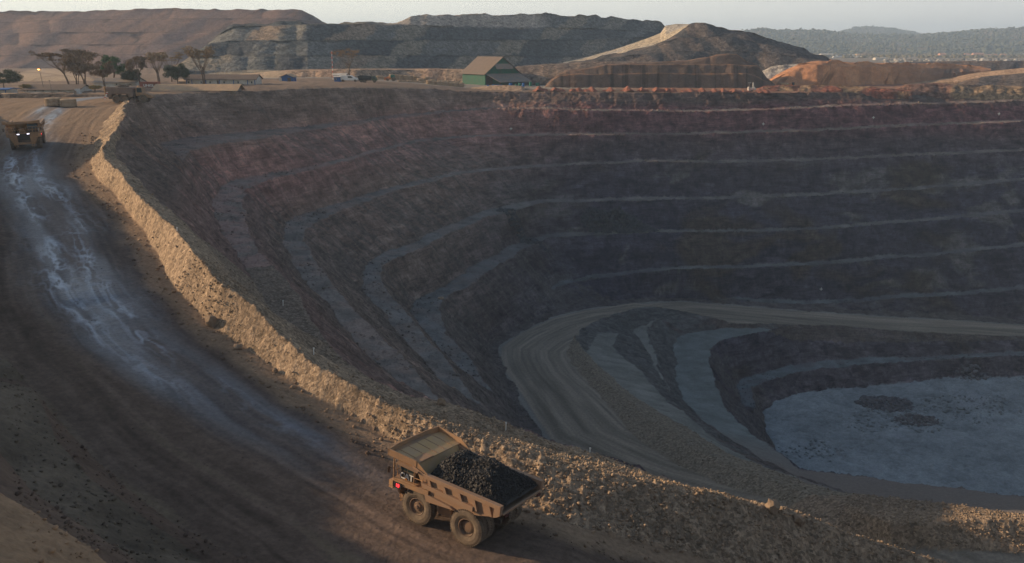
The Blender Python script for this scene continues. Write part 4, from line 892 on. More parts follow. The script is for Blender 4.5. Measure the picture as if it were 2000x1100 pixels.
        prism(bm, [(-4.9, 3.15), (-5.17, 3.35), (-5.17, top(-5.1)), (-4.7, top(-4.7)), (-4.6, 3.05)], *sorted((s * (IW + .08), s * (OW + .01))))
    box(bm, (-5.13, 0, 3.30), (.14, IW * 2, .16)); part('body_side', bm, M_BODY, t, .015)
    bm = BM()
    prism(bm, [(1.15, 2.15), (-1.2, 2.30), (-3.2, 2.62), (-5.15, 3.25), (-5.15, 3.37), (-3.2, 2.76), (-1.2, 2.44), (1.2, 2.29)], -IW, IW); part('body_floor', bm, M_BODY, t)
    bm = BM(); prism(bm, [(1.15, 2.2), (1.30, 2.2), (2.65, 4.62), (2.50, 4.70)], -IW, IW); part('headboard', bm, M_CANOPY, t)
    # canopy over the cab
    bm = BM(); plate(bm, [(2.45, -2.75, 4.66), (4.55, -2.95, 4.96), (4.55, 2.95, 4.96), (2.45, 2.75, 4.66)][::-1], -.08); can = part('canopy', bm, M_CANOPY, t)
    bm = BM()
    plate(bm, [(2.30, 2.78, 4.62), (4.85, 2.98, 4.92), (4.85, 2.98, 5.42), (2.30, 2.78, 5.12)], .09); plate(bm, [(2.30, -2.78, 4.62), (2.30, -2.78, 5.12), (4.85, -2.98, 5.42), (4.85, -2.98, 4.92)], .09)
    plate(bm, [(4.78, 2.98, 4.90), (5.10, 1.6, 4.94), (5.10, 1.6, 5.34), (4.82, 3.0, 5.40)], .09); plate(bm, [(5.10, 1.6, 4.94), (5.10, -1.6, 4.94), (5.10, -1.6, 5.34), (5.10, 1.6, 5.34)], .09); plate(bm, [(5.10, -1.6, 4.94), (4.78, -2.98, 4.90), (4.82, -3.0, 5.40), (5.10, -1.6, 5.34)], .09)
    plate(bm, [(4.50, 2.92, 4.95), (4.50, -2.92, 4.95), (5.1, -1.6, 4.98), (5.1, 1.6, 4.98)], .06)
    for s in (-1, 1): plate(bm, [(2.3, s * 2.75, 4.6), (2.3, s * 2.75, 5.1), (1.2, s * 2.7, top(1.2)), (1.6, s * 2.7, 4.1)][::s], .08)
    for yy in (-1.9, -.95, 0, .95, 1.9): box(bm, (3.6, yy, 4.91), (2.0, .05, .05), rotm('Y', -8))
    part('canopy_lip', bm, M_YEL, can)
    bm = BM(); plate(bm, [(2.0, 2.55, 4.55), (2.0, 3.02, 4.35), (3.9, 3.15, 4.60), (3.9, 2.6, 4.80)], .05); part('side_eave', bm, M_YEL, can)
    bm = BM()
    for s in (-1, 1):
        for k_, (a_, b_) in enumerate((((1.9, s * 1.9, 2.6), (2.6, s * 1.2, 1.9)), ((1.5, s * 2.0, 2.5), (1.2, s * 1.1, 1.6)), ((3.4, s * 1.5, 2.9), (3.2, s * 1.0, 1.9)))):
            bh = BM(); tube(bh, a_, b_, .05, 6); part('hose', bh, M_DARKST, t)
    bm.free()
    for s in (-1, 1):
        bm = BM(); box(bm, (-5.24, s * 2.1, 3.15), (.10, .45, .18)); part('tail_lamp', bm, M_RED2, t, .01)
        bm = BM(); tube(bm, (-2.25, s * 1.82, 2.2), (-2.25, s * 1.82, 3.0), .06, 6); part('rock_ejector', bm, M_DARKST, t)
    for s in (-1, 1):
        bm = BM(); box(bm, (-2.25, s * 1.7, 3.0), (2.6, 1.5, .05), rotm('Y', 8)); part('mud_flap', bm, M_DARKST, t)
    return t
def seat_on_ground(o, p, heading, scale=1.0):
    h = Vector((math.cos(heading), math.sin(heading), 0)); l = Vector((-h.y, h.x, 0))
    zs = {}
    for i, a in enumerate((2.35, -2.25)):
        for j, b in enumerate((2.0, -2.0)):
            q_ = p + (h * a + l * b) * scale
            zs[i, j] = float(np.median([ground_z(q_.x + dx_, q_.y + dy_) for dx_ in (-.5, 0, .5) for dy_ in (-.5, 0, .5)]))
    zf, zr = (zs[0, 0] + zs[0, 1]) / 2, (zs[1, 0] + zs[1, 1]) / 2; zl, zR = (zs[0, 0] + zs[1, 0]) / 2, (zs[0, 1] + zs[1, 1]) / 2
    fx = Vector((h.x, h.y, (zf - zr) / (4.6 * scale))).normalized(); ly = Vector((l.x, l.y, (zl - zR) / (4.0 * scale))); ly = (ly - fx * ly.dot(fx)).normalized(); uz = fx.cross(ly)
    M = Matrix((fx, ly, uz)).transposed().to_4x4(); o.rotation_mode = 'QUATERNION'
    o.rotation_quaternion = M.to_quaternion(); o.location = (p.x, p.y, sum(zs.values()) / 4 - .04); o.scale = (scale,) * 3
    return M
SC = 1.0; HEAD = math.radians(146.3); pos = Vector((TX, TY, 0))
truck = build_truck('dusty yellow dump truck loaded with black ore, driving uphill beside the rock windrow', False)
TM = seat_on_ground(truck, pos, HEAD, SC)
# ore load: a thing of its own resting in the body
M_ORE = pmat('black_ore', (.009, .0085, .0085), .6, var=.5, vscale=3, dirt=(.022, .02, .019), dscale=2.5, bump=.4, spec=.35)
rng = random.Random(5); bm = BM(); NX, NY = 70, 44; gv = {}
def ore_h(x, y):
    u_, v_ = (x + 5.0) / 6.9, y / 2.5
    e = (1 - abs(v_) ** 2.4); base = 3.25 + .25 * (x > 1.0) * 0
    ridge_ = 1.55 * e * (1 - max(0, (-x - 3.0) / 2.2) ** 1.6) * (1 - max(0, (x - .2) / 1.9) ** 2.0)
    return base + .45 + max(ridge_, -.6) + .12 * math.sin(x * 2.1 + y) + .10 * math.sin(y * 3.3 - x)
for i in range(NX + 1):
    for j in range(NY + 1):
        x = -4.95 + 6.85 * i / NX; y = -2.5 + 5.0 * j / NY; z = ore_h(x, y) + rng.uniform(-.07, .07)
        z = min(z, 3.62 + (x + 5.0) * .80)
        gv[i, j] = bm.verts.new((x, y, z))
for i in range(NX):
    for j in range(NY): bm.faces.new((gv[i, j], gv[i + 1, j], gv[i + 1, j + 1], gv[i, j + 1]))
for k_ in range(5200):
    x, y = rng.uniform(-4.8, 1.7), rng.uniform(-2.35, 2.35); z = ore_h(x, y)
    z = min(z, 3.62 + (x + 5.0) * .80)
    rock(bm, (x, y, z + .02), rng.choice((.03, .04, .05, .05, .06, .07, .08, .10, .15)), rng, 1 if k_ < 700 else 0)
ore = part('ore_load', bm, M_ORE); tag(ore, 'heaped black ore filling the body of the nearest dump truck', 'ore load')
ore.rotation_mode = 'QUATERNION'; ore.rotation_quaternion = truck.rotation_quaternion; ore.location = truck.location; ore.scale = truck.scale
# second truck coming down at the top of the ramp, lamps on
t2 = build_truck('empty dump truck with both headlights lit, coming down the top of the ramp', True)
g2 = ray_ground(48, 292); dh = math.atan2(-g2.y * .98, -g2.x * .55)
seat_on_ground(t2, g2 + Vector((-.8, 3.0, 0)), math.radians(-68), SC * .96)
# ================================================================ LOOSE STONES
def scatter(name, mask, n, rmin, rmax, seed, label, cat, pw=2.2, colmul=1.0, mat=None):
    g = np.random.default_rng(seed); ii = np.flatnonzero(mask.ravel()); w = (GY.ravel()[ii] ** 1.5) ; ii = g.choice(ii, n, p=w / w.sum())
    r = rmin + (rmax - rmin) * g.random(n) ** pw; J = .15 * g.normal(size=(n, 2))
    P = np.stack([GX.ravel()[ii] + J[:, 0], GY.ravel()[ii] + J[:, 1], Z.ravel()[ii] + r * .15], -1)
    o = rocks_mesh(name, P, r, seed, mat or M_STONE, 'stuff', C.reshape(-1, 3)[ii] * colmul); tag(o, label, cat); return o
M_STONE = vmat('stone', bump=.4, scale=.4, cvar=.2)
bm_ = (CL == 2) & (np.abs(U)[None, :] < .66)
scatter('loose_rocks', bm_ & (GY < 100) & (rocky > .15) , 24000, .03, .19, 1, 'loose tan rubble covering the windrow beside the ramp', 'rubble', 3.2)
scatter('gravel', bm_ & (GY < 160), 5000, .04, .18, 2, 'small stones on the slopes of the windrow', 'gravel', 2.0)
q5 = (CL == 1) & (Q_R < 3.2) & (GY < 170) & (np.abs(U)[None, :] < .62)
scatter('gravel', q5, 1600, .03, .28, 3, 'stones rolled to the foot of the windrow', 'gravel', 4.0)
q6 = ((CL == 10) | ((CL == 0) & (GY < 90)) | (CL == 9)) & (np.abs(U)[None, :] < .62) & (GY < 90)
scatter('gravel', q6, 4500, .02, .20, 4, 'stones on the near bank below the viewpoint', 'gravel', 3.5)
q7 = (CL == 1) & (np.abs(U)[None, :] < .62) & (GY < 120)
scatter('gravel', q7, 3500, .02, .07, 5, 'fine gravel on the ramp surface', 'gravel', 2.0)
q8 = (CL == 7) & (GY < 275) & (U[None, :] < .62)
scatter('rubble', q8 & (fbm(GX, GY, 26, 3, 501) > .28), 1500, .12, .75, 6, 'scattered broken rock on the pit floor', 'rubble', 3.5, .9)
q9 = (CL == 4) & (np.abs(U)[None, :] < .60)
scatter('rubble', q9 & (fbm(GX, GY, 18, 3, 503) > .05), 3000, .10, .50, 7, 'fallen stones lying on the pit benches', 'rubble', 3.0, .9)
def heap(name, x, y, rx, ry, h, n, rmin, rmax, seed, label, cat, col):
    c = ray_ground(x, y, 50, 420, .5); g = np.random.default_rng(seed); a = g.uniform(0, 6.283, n); q = np.sqrt(g.random(n)) ; X = c.x + rx * q * np.cos(a); Y = c.y + ry * q * np.sin(a)
    Zc = np.array([ground_z(px_, py_) for px_, py_ in zip(X, Y)]) + h * (1 - q) * g.uniform(.4, 1, n)
    r = rmin + (rmax - rmin) * g.random(n) ** 2
    o = rocks_mesh(name, np.stack([X, Y, Zc], -1), r, seed, M_STONE, 'stuff', np.tile(np.array(col), (n, 1))); tag(o, label, cat)
heap('rock_heap', 1730, 790, 8, 6, .8, 420, .25, 1.1, 11, 'dark heap of blasted boulders on the pit floor', 'rock heap', (.12, .115, .12))
heap('rock_heap', 1790, 822, 6, 4, .5, 200, .25, .9, 12, 'long tail of boulders beside the heap on the pit floor', 'rock heap', (.13, .12, .12))
heap('rock_heap', 1210, 446, 14, 3, 6.5, 900, .35, 1.0, 13, 'dark rockfall heap at the foot of the fourth bench face', 'rock heap', (.075, .08, .09))
heap('rock_heap', 1020, 468, 9, 3, 1.5, 300, .3, .9, 14, 'dark rocks strewn over the fifth bench at its bend', 'rock heap', (.085, .09, .095))
heap('rock_heap', 1900, 735, 5, 2.5, 1.5, 90, .3, 1.0, 15, 'pale rock slump at the foot of the floor wall', 'rock heap', (.16, .155, .16))
def boulder(x, y, r, label, seed, col=(.30, .22, .15)):
    p = ray_ground(x, y, 20, 420, .1); bm = BM(); rock(bm, (0, 0, r * .5), r, random.Random(seed), 2); m = M_BOULD
    o = part('boulder', bm, m, loc=p); tag(o, label, 'boulder')
M_BOULD = pmat('boulder_rock', (.30, .215, .14), .9, var=.3, vscale=2, bump=.6, dirt=(.22, .16, .11))
boulder(415, 638, .75, 'large lone boulder at the foot of the windrow halfway down the ramp', 1)
boulder(466, 682, .38, 'smaller boulder just below the large lone one', 2)
boulder(538, 727, .30, 'small boulder at the windrow foot further down the ramp', 3)
boulder(1508, 1000, .8, 'large slab rock on top of the rubble windrow at lower right', 4)
boulder(1560, 1020, .55, 'block lying right of the large slab on the rubble windrow', 5)
boulder(862, 790, .45, 'block on the pale strip above the loaded dump truck', 6)
# ================================================================ BUILDINGS, TREES, VEHICLES ON THE PLAIN
M_WALLW = pmat('white_wall_panel', (.58, .56, .52), .7, var=.08, vscale=.6, dirt=(.42, .37, .30), dscale=.5)
M_BLUE = pmat('blue_paint', (.035, .11, .30), .6, var=.15)
M_ROOF = pmat('dusty_brown_roof', (.165, .125, .098), .85, var=.12, vscale=.5, dirt=(.14, .11, .088), dscale=.4)
M_ROOFT = pmat('tan_corrugated_roof', (.50, .34, .20), .8, var=.12, vscale=.5, dirt=(.38, .27, .18), dscale=.6)
M_GREYR = pmat('grey_iron_roof', (.22, .20, .18), .8, var=.15, vscale=.5, dirt=(.28, .22, .17), dscale=.5)
M_GREEN = pmat('green_sheet_cladding', (.018, .135, .085), .65, var=.3, vscale=.8, dirt=(.05, .12, .085), dscale=.5)
M_CONT = pmat('rust_red_container', (.30, .085, .055), .7, var=.15, dirt=(.26, .12, .08), dscale=.6)
M_TANK = pmat('dark_tank_paint', (.15, .105, .085), .55, var=.2, vscale=.6, dirt=(.22, .155, .11), dscale=.5)
M_LBARK = pmat('tree_bark', (.13, .095, .07), .95, var=.3, vscale=2)
def leafm(n, c): 
    m = pmat(n, c, .8, var=.45, vscale=.55); return m
LEAF = {'dark': leafm('dark_leaves', (.070, .082, .042)), 'green': leafm('green_leaves', (.070, .125, .040)), 'brown': leafm('brown_leaves', (.185, .130, .080)),
        'dry': leafm('dry_leaves', (.26, .19, .11)), 'orange': leafm('orange_leaves', (.22, .135, .06)), 'yellow': leafm('yellow_leaves', (.26, .20, .07))}
def base_at(px_, py_, D):
    p = at_d(px_, py_, D); p.z = ground_z(p.x, p.y); return p
def ppm(D): return FPX / (D * CP + 14 * SP)
def tree(name, label, px_, py_, D, W_, H_, leaf, style, seed, lean=0.0, dens=1.0, trunks=1, cat='tree', cw=0):
    # W_, H_ in photo pixels; the crown is made of many small leaf faces
    p = base_at(px_, py_, D); s = 1 / ppm(D); W, H = W_ * s, H_ * s; rng = random.Random(seed)
    t = thing(name, label, cat, p, group='trees on the plain behind the pit')
    bm = BM(); tips = []
    cx = lean * s + cw * s
    for k_ in range(trunks):
        bx = (k_ - (trunks - 1) / 2) * W * .05; top = Vector((cx * .55 + bx * 2 + rng.uniform(-.05, .05) * W, rng.uniform(-.03, .03) * W, H * rng.uniform(.38, .50)))
        r0 = max(.16, H * .026) / (1 + .35 * (trunks - 1)); mid_ = Vector((bx + cx * .2, 0, H * .22)) + Vector((rng.uniform(-.2, .2), 0, 0))
        tube(bm, (bx, 0, -1), mid_, r0 * 1.15, 8, r0 * .9); tube(bm, mid_, top, r0 * .9, 8, r0 * .6)
        nb = 9 if style != 'round' else 7
        for j in range(nb):
            a = 2 * PI * j / nb + rng.uniform(-.4, .4); rad = W * .5 * rng.uniform(.45, .95)
            if style == 'flat': e = Vector((cx + rad * math.cos(a), rad * math.sin(a) * .8, H * rng.uniform(.80, .97)))
            else: e = Vector((cx + rad * .8 * math.cos(a), rad * .7 * math.sin(a), H * rng.uniform(.5, .9)))
            st_ = top.lerp(mid_, rng.uniform(0, .5)); m1_ = st_.lerp(e, .55) + Vector((0, 0, -H * .05)); tube(bm, st_, m1_, r0 * .42, 5, r0 * .24); tube(bm, m1_, e, r0 * .24, 4, r0 * .08); tips.append(e); tips.append(m1_.lerp(e, .6))
            for q_ in range(3):
                e2 = e + Vector((rng.uniform(-.14, .14) * W, rng.uniform(-.12, .12) * W, rng.uniform(-.03, .06) * H)); tube(bm, m1_.lerp(e, rng.uniform(.3, .8)), e2, r0 * .14, 3, r0 * .05); tips.append(e2)
    part('trunk', bm, M_LBARK, t)
    # crown
    g = np.random.default_rng(seed); blobs = []
    if style == 'flat':
        for e in tips: blobs.append((e, W * g.uniform(.07, .14), H * .03))
        nl = int(3300 * dens)
    elif style == 'round':
        for k_ in range(26):
            a = g.uniform(0, 6.28); q = math.sqrt(g.random()); zc = H * g.uniform(.38, .86); sh = math.sqrt(max(.1, 1 - ((zc / H - .58) / .42) ** 2)); blobs.append((Vector((cx + W * .40 * q * math.cos(a) * sh, W * .36 * q * math.sin(a) * sh, zc)), W * g.uniform(.09, .17), H * g.uniform(.08, .13)))
        nl = int(7500 * dens)
    else:
        for e in tips: blobs.append((e, W * g.uniform(.08, .15), H * g.uniform(.05, .09)))
        nl = int(4300 * dens)
    bi = g.integers(0, len(blobs), nl); c = np.array([tuple(b_[0]) for b_ in blobs])[bi]; R1 = np.array([b_[1] for b_ in blobs])[bi]; R2 = np.array([b_[2] for b_ in blobs])[bi]
    d = g.normal(size=(nl, 3)); d /= np.linalg.norm(d, axis=1)[:, None]; q = g.random(nl)[:, None] ** .45
    P = c + d * q * np.stack([R1, R1, R2], -1); sz = (.07 + .0085 * H) * g.uniform(.6, 1.5, nl)[:, None]
    a1 = g.normal(size=(nl, 3)); a1 /= np.linalg.norm(a1, axis=1)[:, None]; a2 = np.cross(a1, g.normal(size=(nl, 3))); a2 /= np.linalg.norm(a2, axis=1)[:, None]
    V = np.stack([P - a1 * sz, P + a2 * sz * .6, P + a1 * sz, P - a2 * sz * .6], 1).reshape(-1, 3)
    me = bpy.data.meshes.new('crown'); me.vertices.add(len(V)); me.vertices.foreach_set('co', V.astype(np.float32).ravel()); me.loops.add(len(V)); me.loops.foreach_set('vertex_index', np.arange(len(V), dtype=np.int32))
    me.polygons.add(nl); me.polygons.foreach_set('loop_start', np.arange(0, len(V), 4, dtype=np.int32)); me.update(); me.materials.append(LEAF[leaf])
    o = bpy.data.objects.new('crown', me); COL.objects.link(o); o.parent = t; return t
tree('broadleaf_tree', 'dense dark green tree cut by the left edge of the picture', 8, 172, 262, 84, 44, 'dark', 'round', 11, 0, 1.3)
tree('acacia_tree', 'thin grey-brown acacia leaning left, nearest the orange lamp post', 140, 183, 268, 78, 76, 'brown', 'flat', 12, -22, .9)
tree('acacia_tree', 'broad brown acacia with two stems, tallest left of the water truck', 169, 183, 262, 84, 78, 'brown', 'loose', 13, -6, 1.5, 2)
tree('acacia_tree', 'slim multi-stemmed acacia between the leaning one and the broad one', 152, 176, 290, 46, 62, 'brown', 'flat', 14, 0, .6, 3)
tree('broadleaf_tree', 'bright green topped tree behind the water truck', 226, 178, 300, 62, 64, 'green', 'round', 15, 0, 1.3)
tree('broadleaf_tree', 'reddish brown tree standing right behind the rear of the water truck', 206, 181, 272, 52, 52, 'brown', 'loose', 16, 0, 1.2, 2)
tree('broadleaf_tree', 'low dark green tree above the cab of the water truck', 258, 171, 290, 52, 34, 'dark', 'round', 17, 0, 1.1)
tree('acacia_tree', 'small acacia with a dark rounded crown above the red container', 275, 172, 288, 44, 60, 'brown', 'loose', 18, -4, 1.0)
tree('acacia_tree', 'sparse forked acacia left of the dense dark tree', 312, 170, 305, 44, 64, 'dry', 'flat', 19, -4, .6, 2)
tree('acacia_tree', 'hazy wide acacia standing behind the dense dark tree', 336, 166, 330, 66, 54, 'dry', 'flat', 20, 0, .7, 1)
tree('broadleaf_tree', 'dense dark green tree left of the long white building', 348, 169, 300, 60, 46, 'dark', 'round', 21, 0, 1.3)
tree('acacia_tree', 'tall umbrella acacia rising in front of the long white building', 399, 171, 285, 64, 75, 'dry', 'flat', 22, -4, .9, 2)
tree('acacia_tree', 'thin orange umbrella tree beside the red and white mast', 684, 162, 380, 58, 59, 'orange', 'flat', 23, -5, .45)
tree('bush', 'pale yellow bush beside the small white and blue cabin', 52, 183, 250, 26, 17, 'yellow', 'round', 24, 0, .35, cat='bush')
tree('bush', 'yellow bush low behind the rear of the water truck', 187, 184, 250, 28, 13, 'yellow', 'round', 25, 0, .35, cat='bush')
tree('bush', 'small dry tree standing among the vehicles of the far town', 1690, 111, 1900, 22, 10, 'brown', 'round', 26, 0, .35, cat='tree')
def gable(name, label, x0, x1, yb, ye, yr, D, wall, roof, depth=7.0, cat='building', rz=0.0, trim=None, windows=(), door=None, over=.5, group=None):
    # long side faces the viewer; x0..x1 photo pixels, yb base, ye eaves, yr ridge
    p = base_at((x0 + x1) / 2, yb, D); s = 1 / ppm(D); Wd = (x1 - x0) * s; h = (yb - ye) * s; hr = (yb - yr) * s
    t = thing(name, label, cat, p, rz, group); bm = BM(); prism_y = lambda prof, a, b, bm_: prism(bm_, prof, a, b)
    M = Matrix.Rotation(PI / 2, 4, 'Z')
    b1 = BM(); prism(b1, [(-depth / 2, -1), (depth / 2, -1), (depth / 2, h), (0, hr - .1), (-depth / 2, h)], -Wd / 2, Wd / 2); bmesh.ops.transform(b1, matrix=M, verts=b1.verts); part('wall', b1, wall, t)
    b2 = BM()
    for sg in (-1, 1): prism(b2, [(0, hr), (sg * (depth / 2 + over), h - over * (hr - h) / (depth / 2)), (sg * (depth / 2 + over), h - over * (hr - h) / (depth / 2) + .14), (0, hr + .14)], -Wd / 2 - over, Wd / 2 + over)
    bmesh.ops.transform(b2, matrix=M, verts=b2.verts); part('roof', b2, roof, t)
    if trim:
        for tx in trim:
            b3 = BM(); box(b3, ((tx - (x0 + x1) / 2) * s, -depth / 2 - .03, h / 2), (1.5 * s, .06, h)); part('trim_panel', b3, M_BLUE, t)
        b3 = BM(); box(b3, (0, -depth / 2 - .035, h - .1), (Wd, .07, .18)); box(b3, (0, -depth / 2 - .035, .06), (Wd, .07, .12)); part('trim_band', b3, M_BLUE, t)
    for wx in windows:
        b4 = BM(); box(b4, ((wx - (x0 + x1) / 2) * s, -depth / 2 - .04, h * .55), (3.2 * s, .05, h * .36)); wdw = part('window', b4, M_WALLW, t)
        b5 = BM(); box(b5, ((wx - (x0 + x1) / 2) * s, -depth / 2 - .075, h * .55), (2.5 * s, .03, h * .28)); part('pane', b5, M_GLASS, wdw)
    if door:
        b6 = BM(); box(b6, ((door[0] - (x0 + x1) / 2) * s, -depth / 2 - .05, h * .42), (door[1] * s, .08, h * .84)); part('door', b6, door[2], t)
    return t
gable('site_office', 'long white prefabricated office with blue trims and a dusty brown roof', 372, 506, 171, 158.5, 150.5, 307, M_WALLW, M_ROOF, 8, trim=[374, 384, 411, 437, 464, 491, 505], windows=[378, 402, 419, 446, 473, 499], door=(434, 3, M_DARKST))
gable('shed', 'long low shed with a sloping tan corrugated roof in front of the white office', 311, 466, 177.5, 175.3, 166.5, 262, M_GREYR, M_ROOFT, 6, over=.9)
gable('workshop', 'long grey-roofed workshop partly hidden behind the water truck', 196, 276, 178, 171, 163.5, 292, M_WALLW, M_GREYR, 8, windows=[215, 240, 266])
gable('shed', 'long low brown-roofed building behind the stacked tyres at left', 62, 168, 184, 179, 171, 252, M_WALLW, M_ROOF, 8, windows=[70, 85, 100, 130, 160])
gable('cabin', 'small white cabin with a blue end and flat roof at the left edge', -14, 25, 184, 174, 172.3, 240, M_WALLW, M_BLUE, 5, trim=[22, 2], windows=[-6, 8])
gable('cabin', 'low red-brown hut in front of the white and blue cabin', 10, 31, 184.5, 179.5, 178.2, 232, M_CONT, M_ROOFT, 3)
gable('cabin', 'tiny white box unit on the windrow right of the low red hut', 65, 75, 184, 179.8, 179, 234, M_WALLW, M_WALLW, 2.2)
gable('shed', 'tan flat-roofed shed between dense tree and white office', 356, 372, 166, 160, 157, 318, M_GREYR, M_ROOFT, 6)
# white tent-like gable at the end of the low building
p = base_at(152, 182, 243); s_ = 1 / ppm(243); t = thing('tent', 'pale triangular tent standing against the end of the low brown-roofed building', 'tent', p)
bm = BM(); w_ = 5.2 * s_; prism(bm, [(-w_, -.3), (w_, -.3), (0, 10 * s_)], -1.5, 1.5); part('canvas', bm, M_WALLW, t); bm = BM(); box(bm, (0, -1.54, .5), (.7, .05, 1.0)); part('flap', bm, M_GREYR, t)
# blue hut
D_ = 333; p = base_at(564.5, 167.4, D_); s_ = 1 / ppm(D_); t = thing('hut', 'small blue hut with a pale gable roof standing alone', 'hut', p); w_ = 12 * s_; h1, h2 = 9.5 * s_, 13.6 * s_
bm = BM(); prism(bm, [(-w_, -1), (w_, -1), (w_, h1), (0, h2), (-w_, h1)], -2.5, 2.5); part('wall', bm, M_BLUE, t)
bm = BM(); 
for sg in (-1, 1): prism(bm, [(0, h2), (sg * w_ * 1.2, h1 - .25), (sg * w_ * 1.2, h1 - .1), (0, h2 + .16)], -3.2, 3.0)
part('roof', bm, M_ROOFT, t)
bm = BM(); box(bm, (-w_ - .1, -2.4, h1 * .4), (.9, .5, h1 * .8)); part('panel', bm, M_WALLW, t)
bm = BM(); box(bm, (w_ * .35, -2.53, h1 * .38), (1.2, .06, h1 * .76)); part('door', bm, M_DARKST, t)
gable('hut', 'little blue cabin right behind the white van', 655, 667, 170, 161.2, 160.2, 352, M_BLUE, M_WALLW, 3, windows=[658])
gable('shed', 'open pale-roofed shed above the little blue cabin', 655, 677, 163, 154.5, 151.5, 375, M_GREYR, M_WALLW, 5)
# container with lettering
D_ = 272; p = base_at(294.5, 179.5, D_); s_ = 1 / ppm(D_); t = thing('shipping_container', 'rust-red shipping container with pale letters beside the tan shed', 'container', p); hw_ = 17.5 * s_; hh = 11.2 * s_
bm = BM(); box(bm, (0, 0, hh / 2), (hw_ * 2, 2.4, hh))
for k_ in range(28): box(bm, (-hw_ + .3 + k_ * (hw_ * 2 - .6) / 27, -1.21, hh / 2), (.10, .05, hh * .86))
part('box', bm, M_CONT, t, .02)
bm = BM(); 
for zz_ in (.08, hh - .08): box(bm, (0, -1.23, zz_), (hw_ * 2 + .04, .08, .16))
part('frame', bm, M_CONT, t)
text_mesh('lettering', 'UNIGL', 4.6 * s_, M_WHITE, t, Matrix.Translation((.1, -1.27, hh * .22)) @ Matrix.Rotation(PI / 2, 4, 'X'), extr=.015).scale = (1.2, 1, 1)
# ---- green shed
D_ = 412; s_ = 1 / ppm(D_); p = base_at(947.5, 164, D_); ph = math.radians(35); t = thing('green_shed', 'green sheet-clad shed with a steep brown roof and a lean-to', 'shed', p, 0)
GWd, LWd = 66.5 * s_ / math.cos(ph), 48 * s_ / math.sin(ph); he, hr_ = 23.5 * s_, 53.5 * s_
gx = Vector((math.cos(ph), math.sin(ph), 0)); lx = Vector((-math.sin(ph), math.cos(ph), 0))
def gp(a, b, z): q_ = gx * a + lx * b; return (q_.x, q_.y, z)
bm = BM(); A = [bm.verts.new(gp(a, 0, z)) for a, z in ((0, -1), (GWd, -1), (GWd, he), (GWd / 2, hr_), (0, he))]; B = [bm.verts.new(gp(a, LWd, z)) for a, z in ((0, -1), (GWd, -1), (GWd, he), (GWd / 2, hr_), (0, he))]
bm.faces.new(A); bm.faces.new(B[::-1])
for i in range(5): bm.faces.new((A[i], A[(i + 1) % 5], B[(i + 1) % 5], B[i]))
for k_ in range(46):                       # sheet corrugation on the long wall and the gable
    b0 = LWd * (k_ + .5) / 46; v = box(bm, (0, 0, 0), (.08, LWd / 92, he)); 
    for q_ in v: q_.co = Vector(gp(q_.co.x - .02, b0 + q_.co.y, q_.co.z + he / 2))
for k_ in range(50):
    a0 = GWd * (k_ + .5) / 50; zt = he + (hr_ - he) * (1 - abs(a0 - GWd / 2) / (GWd / 2)) - .2; v = box(bm, (0, 0, 0), (GWd / 100, .08, zt))
    for q_ in v: q_.co = Vector(gp(a0 + q_.co.x, q_.co.y - .02, q_.co.z + zt / 2))
part('wall', bm, M_GREEN, t)
ov = 1.0; sl = (hr_ - he) / (GWd / 2); bm = BM()
for sg in (0, 1):
    e = -ov if sg == 0 else GWd + ov; ze = he - ov * sl
    plate(bm, [gp(e, -ov, ze), gp(GWd / 2, -ov, hr_ + .1), gp(GWd / 2, LWd + ov, hr_ + .1), gp(e, LWd + ov, ze)], .18 if sg else -.18)
part('roof', bm, M_ROOF, t)
bm = BM(); plate(bm, [gp(GWd * .24, -.25, he + 5.2 * s_), gp(GWd * .74, -.25, he + 6.5 * s_), gp(GWd * .74, -1.6, he + 14 * s_ - 2.4), gp(GWd * .24, -1.6, he + 13 * s_ - 2.4)], .12); bm.free()
bm = BM(); plate(bm, [gp(GWd * .28, -.15, he + 17 * s_), gp(GWd * .78, -.15, he + 17 * s_), gp(GWd * .78, -1.5, he + 7 * s_), gp(GWd * .28, -1.5, he + 7 * s_)], .12); part('gable_awning', bm, M_GREYR, t)
ldp = 8.5; bm = BM(); plate(bm, [gp(.0, -.1, he - .4), gp(GWd * 1.0, -.1, he - .4), gp(GWd * 1.08, -ldp, he - 3.9), gp(GWd * .13, -ldp, he - 3.9)], .14); part('lean_to_roof', bm, M_GREYR, t)
for fr_ in (.15, .4, .62, .84, 1.04):
    bm = BM(); q_ = gp(GWd * fr_, -ldp + .3, 0); tube(bm, q_, (q_[0], q_[1], he - 3.9), .10, 6); part('post', bm, M_DARKST, t)
bm = BM(); v = box(bm, (0, 0, 0), (3.6, .1, 4.0)); 
for q_ in v: q_.co = Vector(gp(GWd * .12 + q_.co.x, -.12, q_.co.z + 2))
part('door', bm, M_DARKST, t)
M_TGRN = pmat('green_tank_plastic', (.02, .16, .11), .45); M_TBLU = pmat('blue_drum', (.02, .13, .36), .5)
def drum(px_, py_, D, w, h, mat, label, cat='tank', name='tank'):
    p = base_at(px_, py_, D); s = 1 / ppm(D); r = w * s / 2; H = h * s; t = thing(name, label, cat, p, 0, 'tanks and drums round the green shed'); bm = BM()
    lathe(bm, [(.01, 0), (r, .0), (r, H * .3), (r * 1.03, H * .32), (r, H * .34), (r, H * .64), (r * 1.03, H * .66), (r, H * .68), (r, H * .93), (r * .8, H), (.01, H)], 20, 'Z'); part('shell', bm, mat, t)
    bm = BM(); lathe(bm, [(r * .3, H * .98), (r * .3, H * 1.05), (.01, H * 1.05)], 12, 'Z'); part('cap', bm, M_DARKST, t)
drum(1036, 160.5, 405, 5.5, 8.5, M_TGRN, 'tall dark green tank right of the green shed')
drum(1050, 158.5, 412, 8, 6, M_TGRN, 'squat green tank furthest right of the green shed')
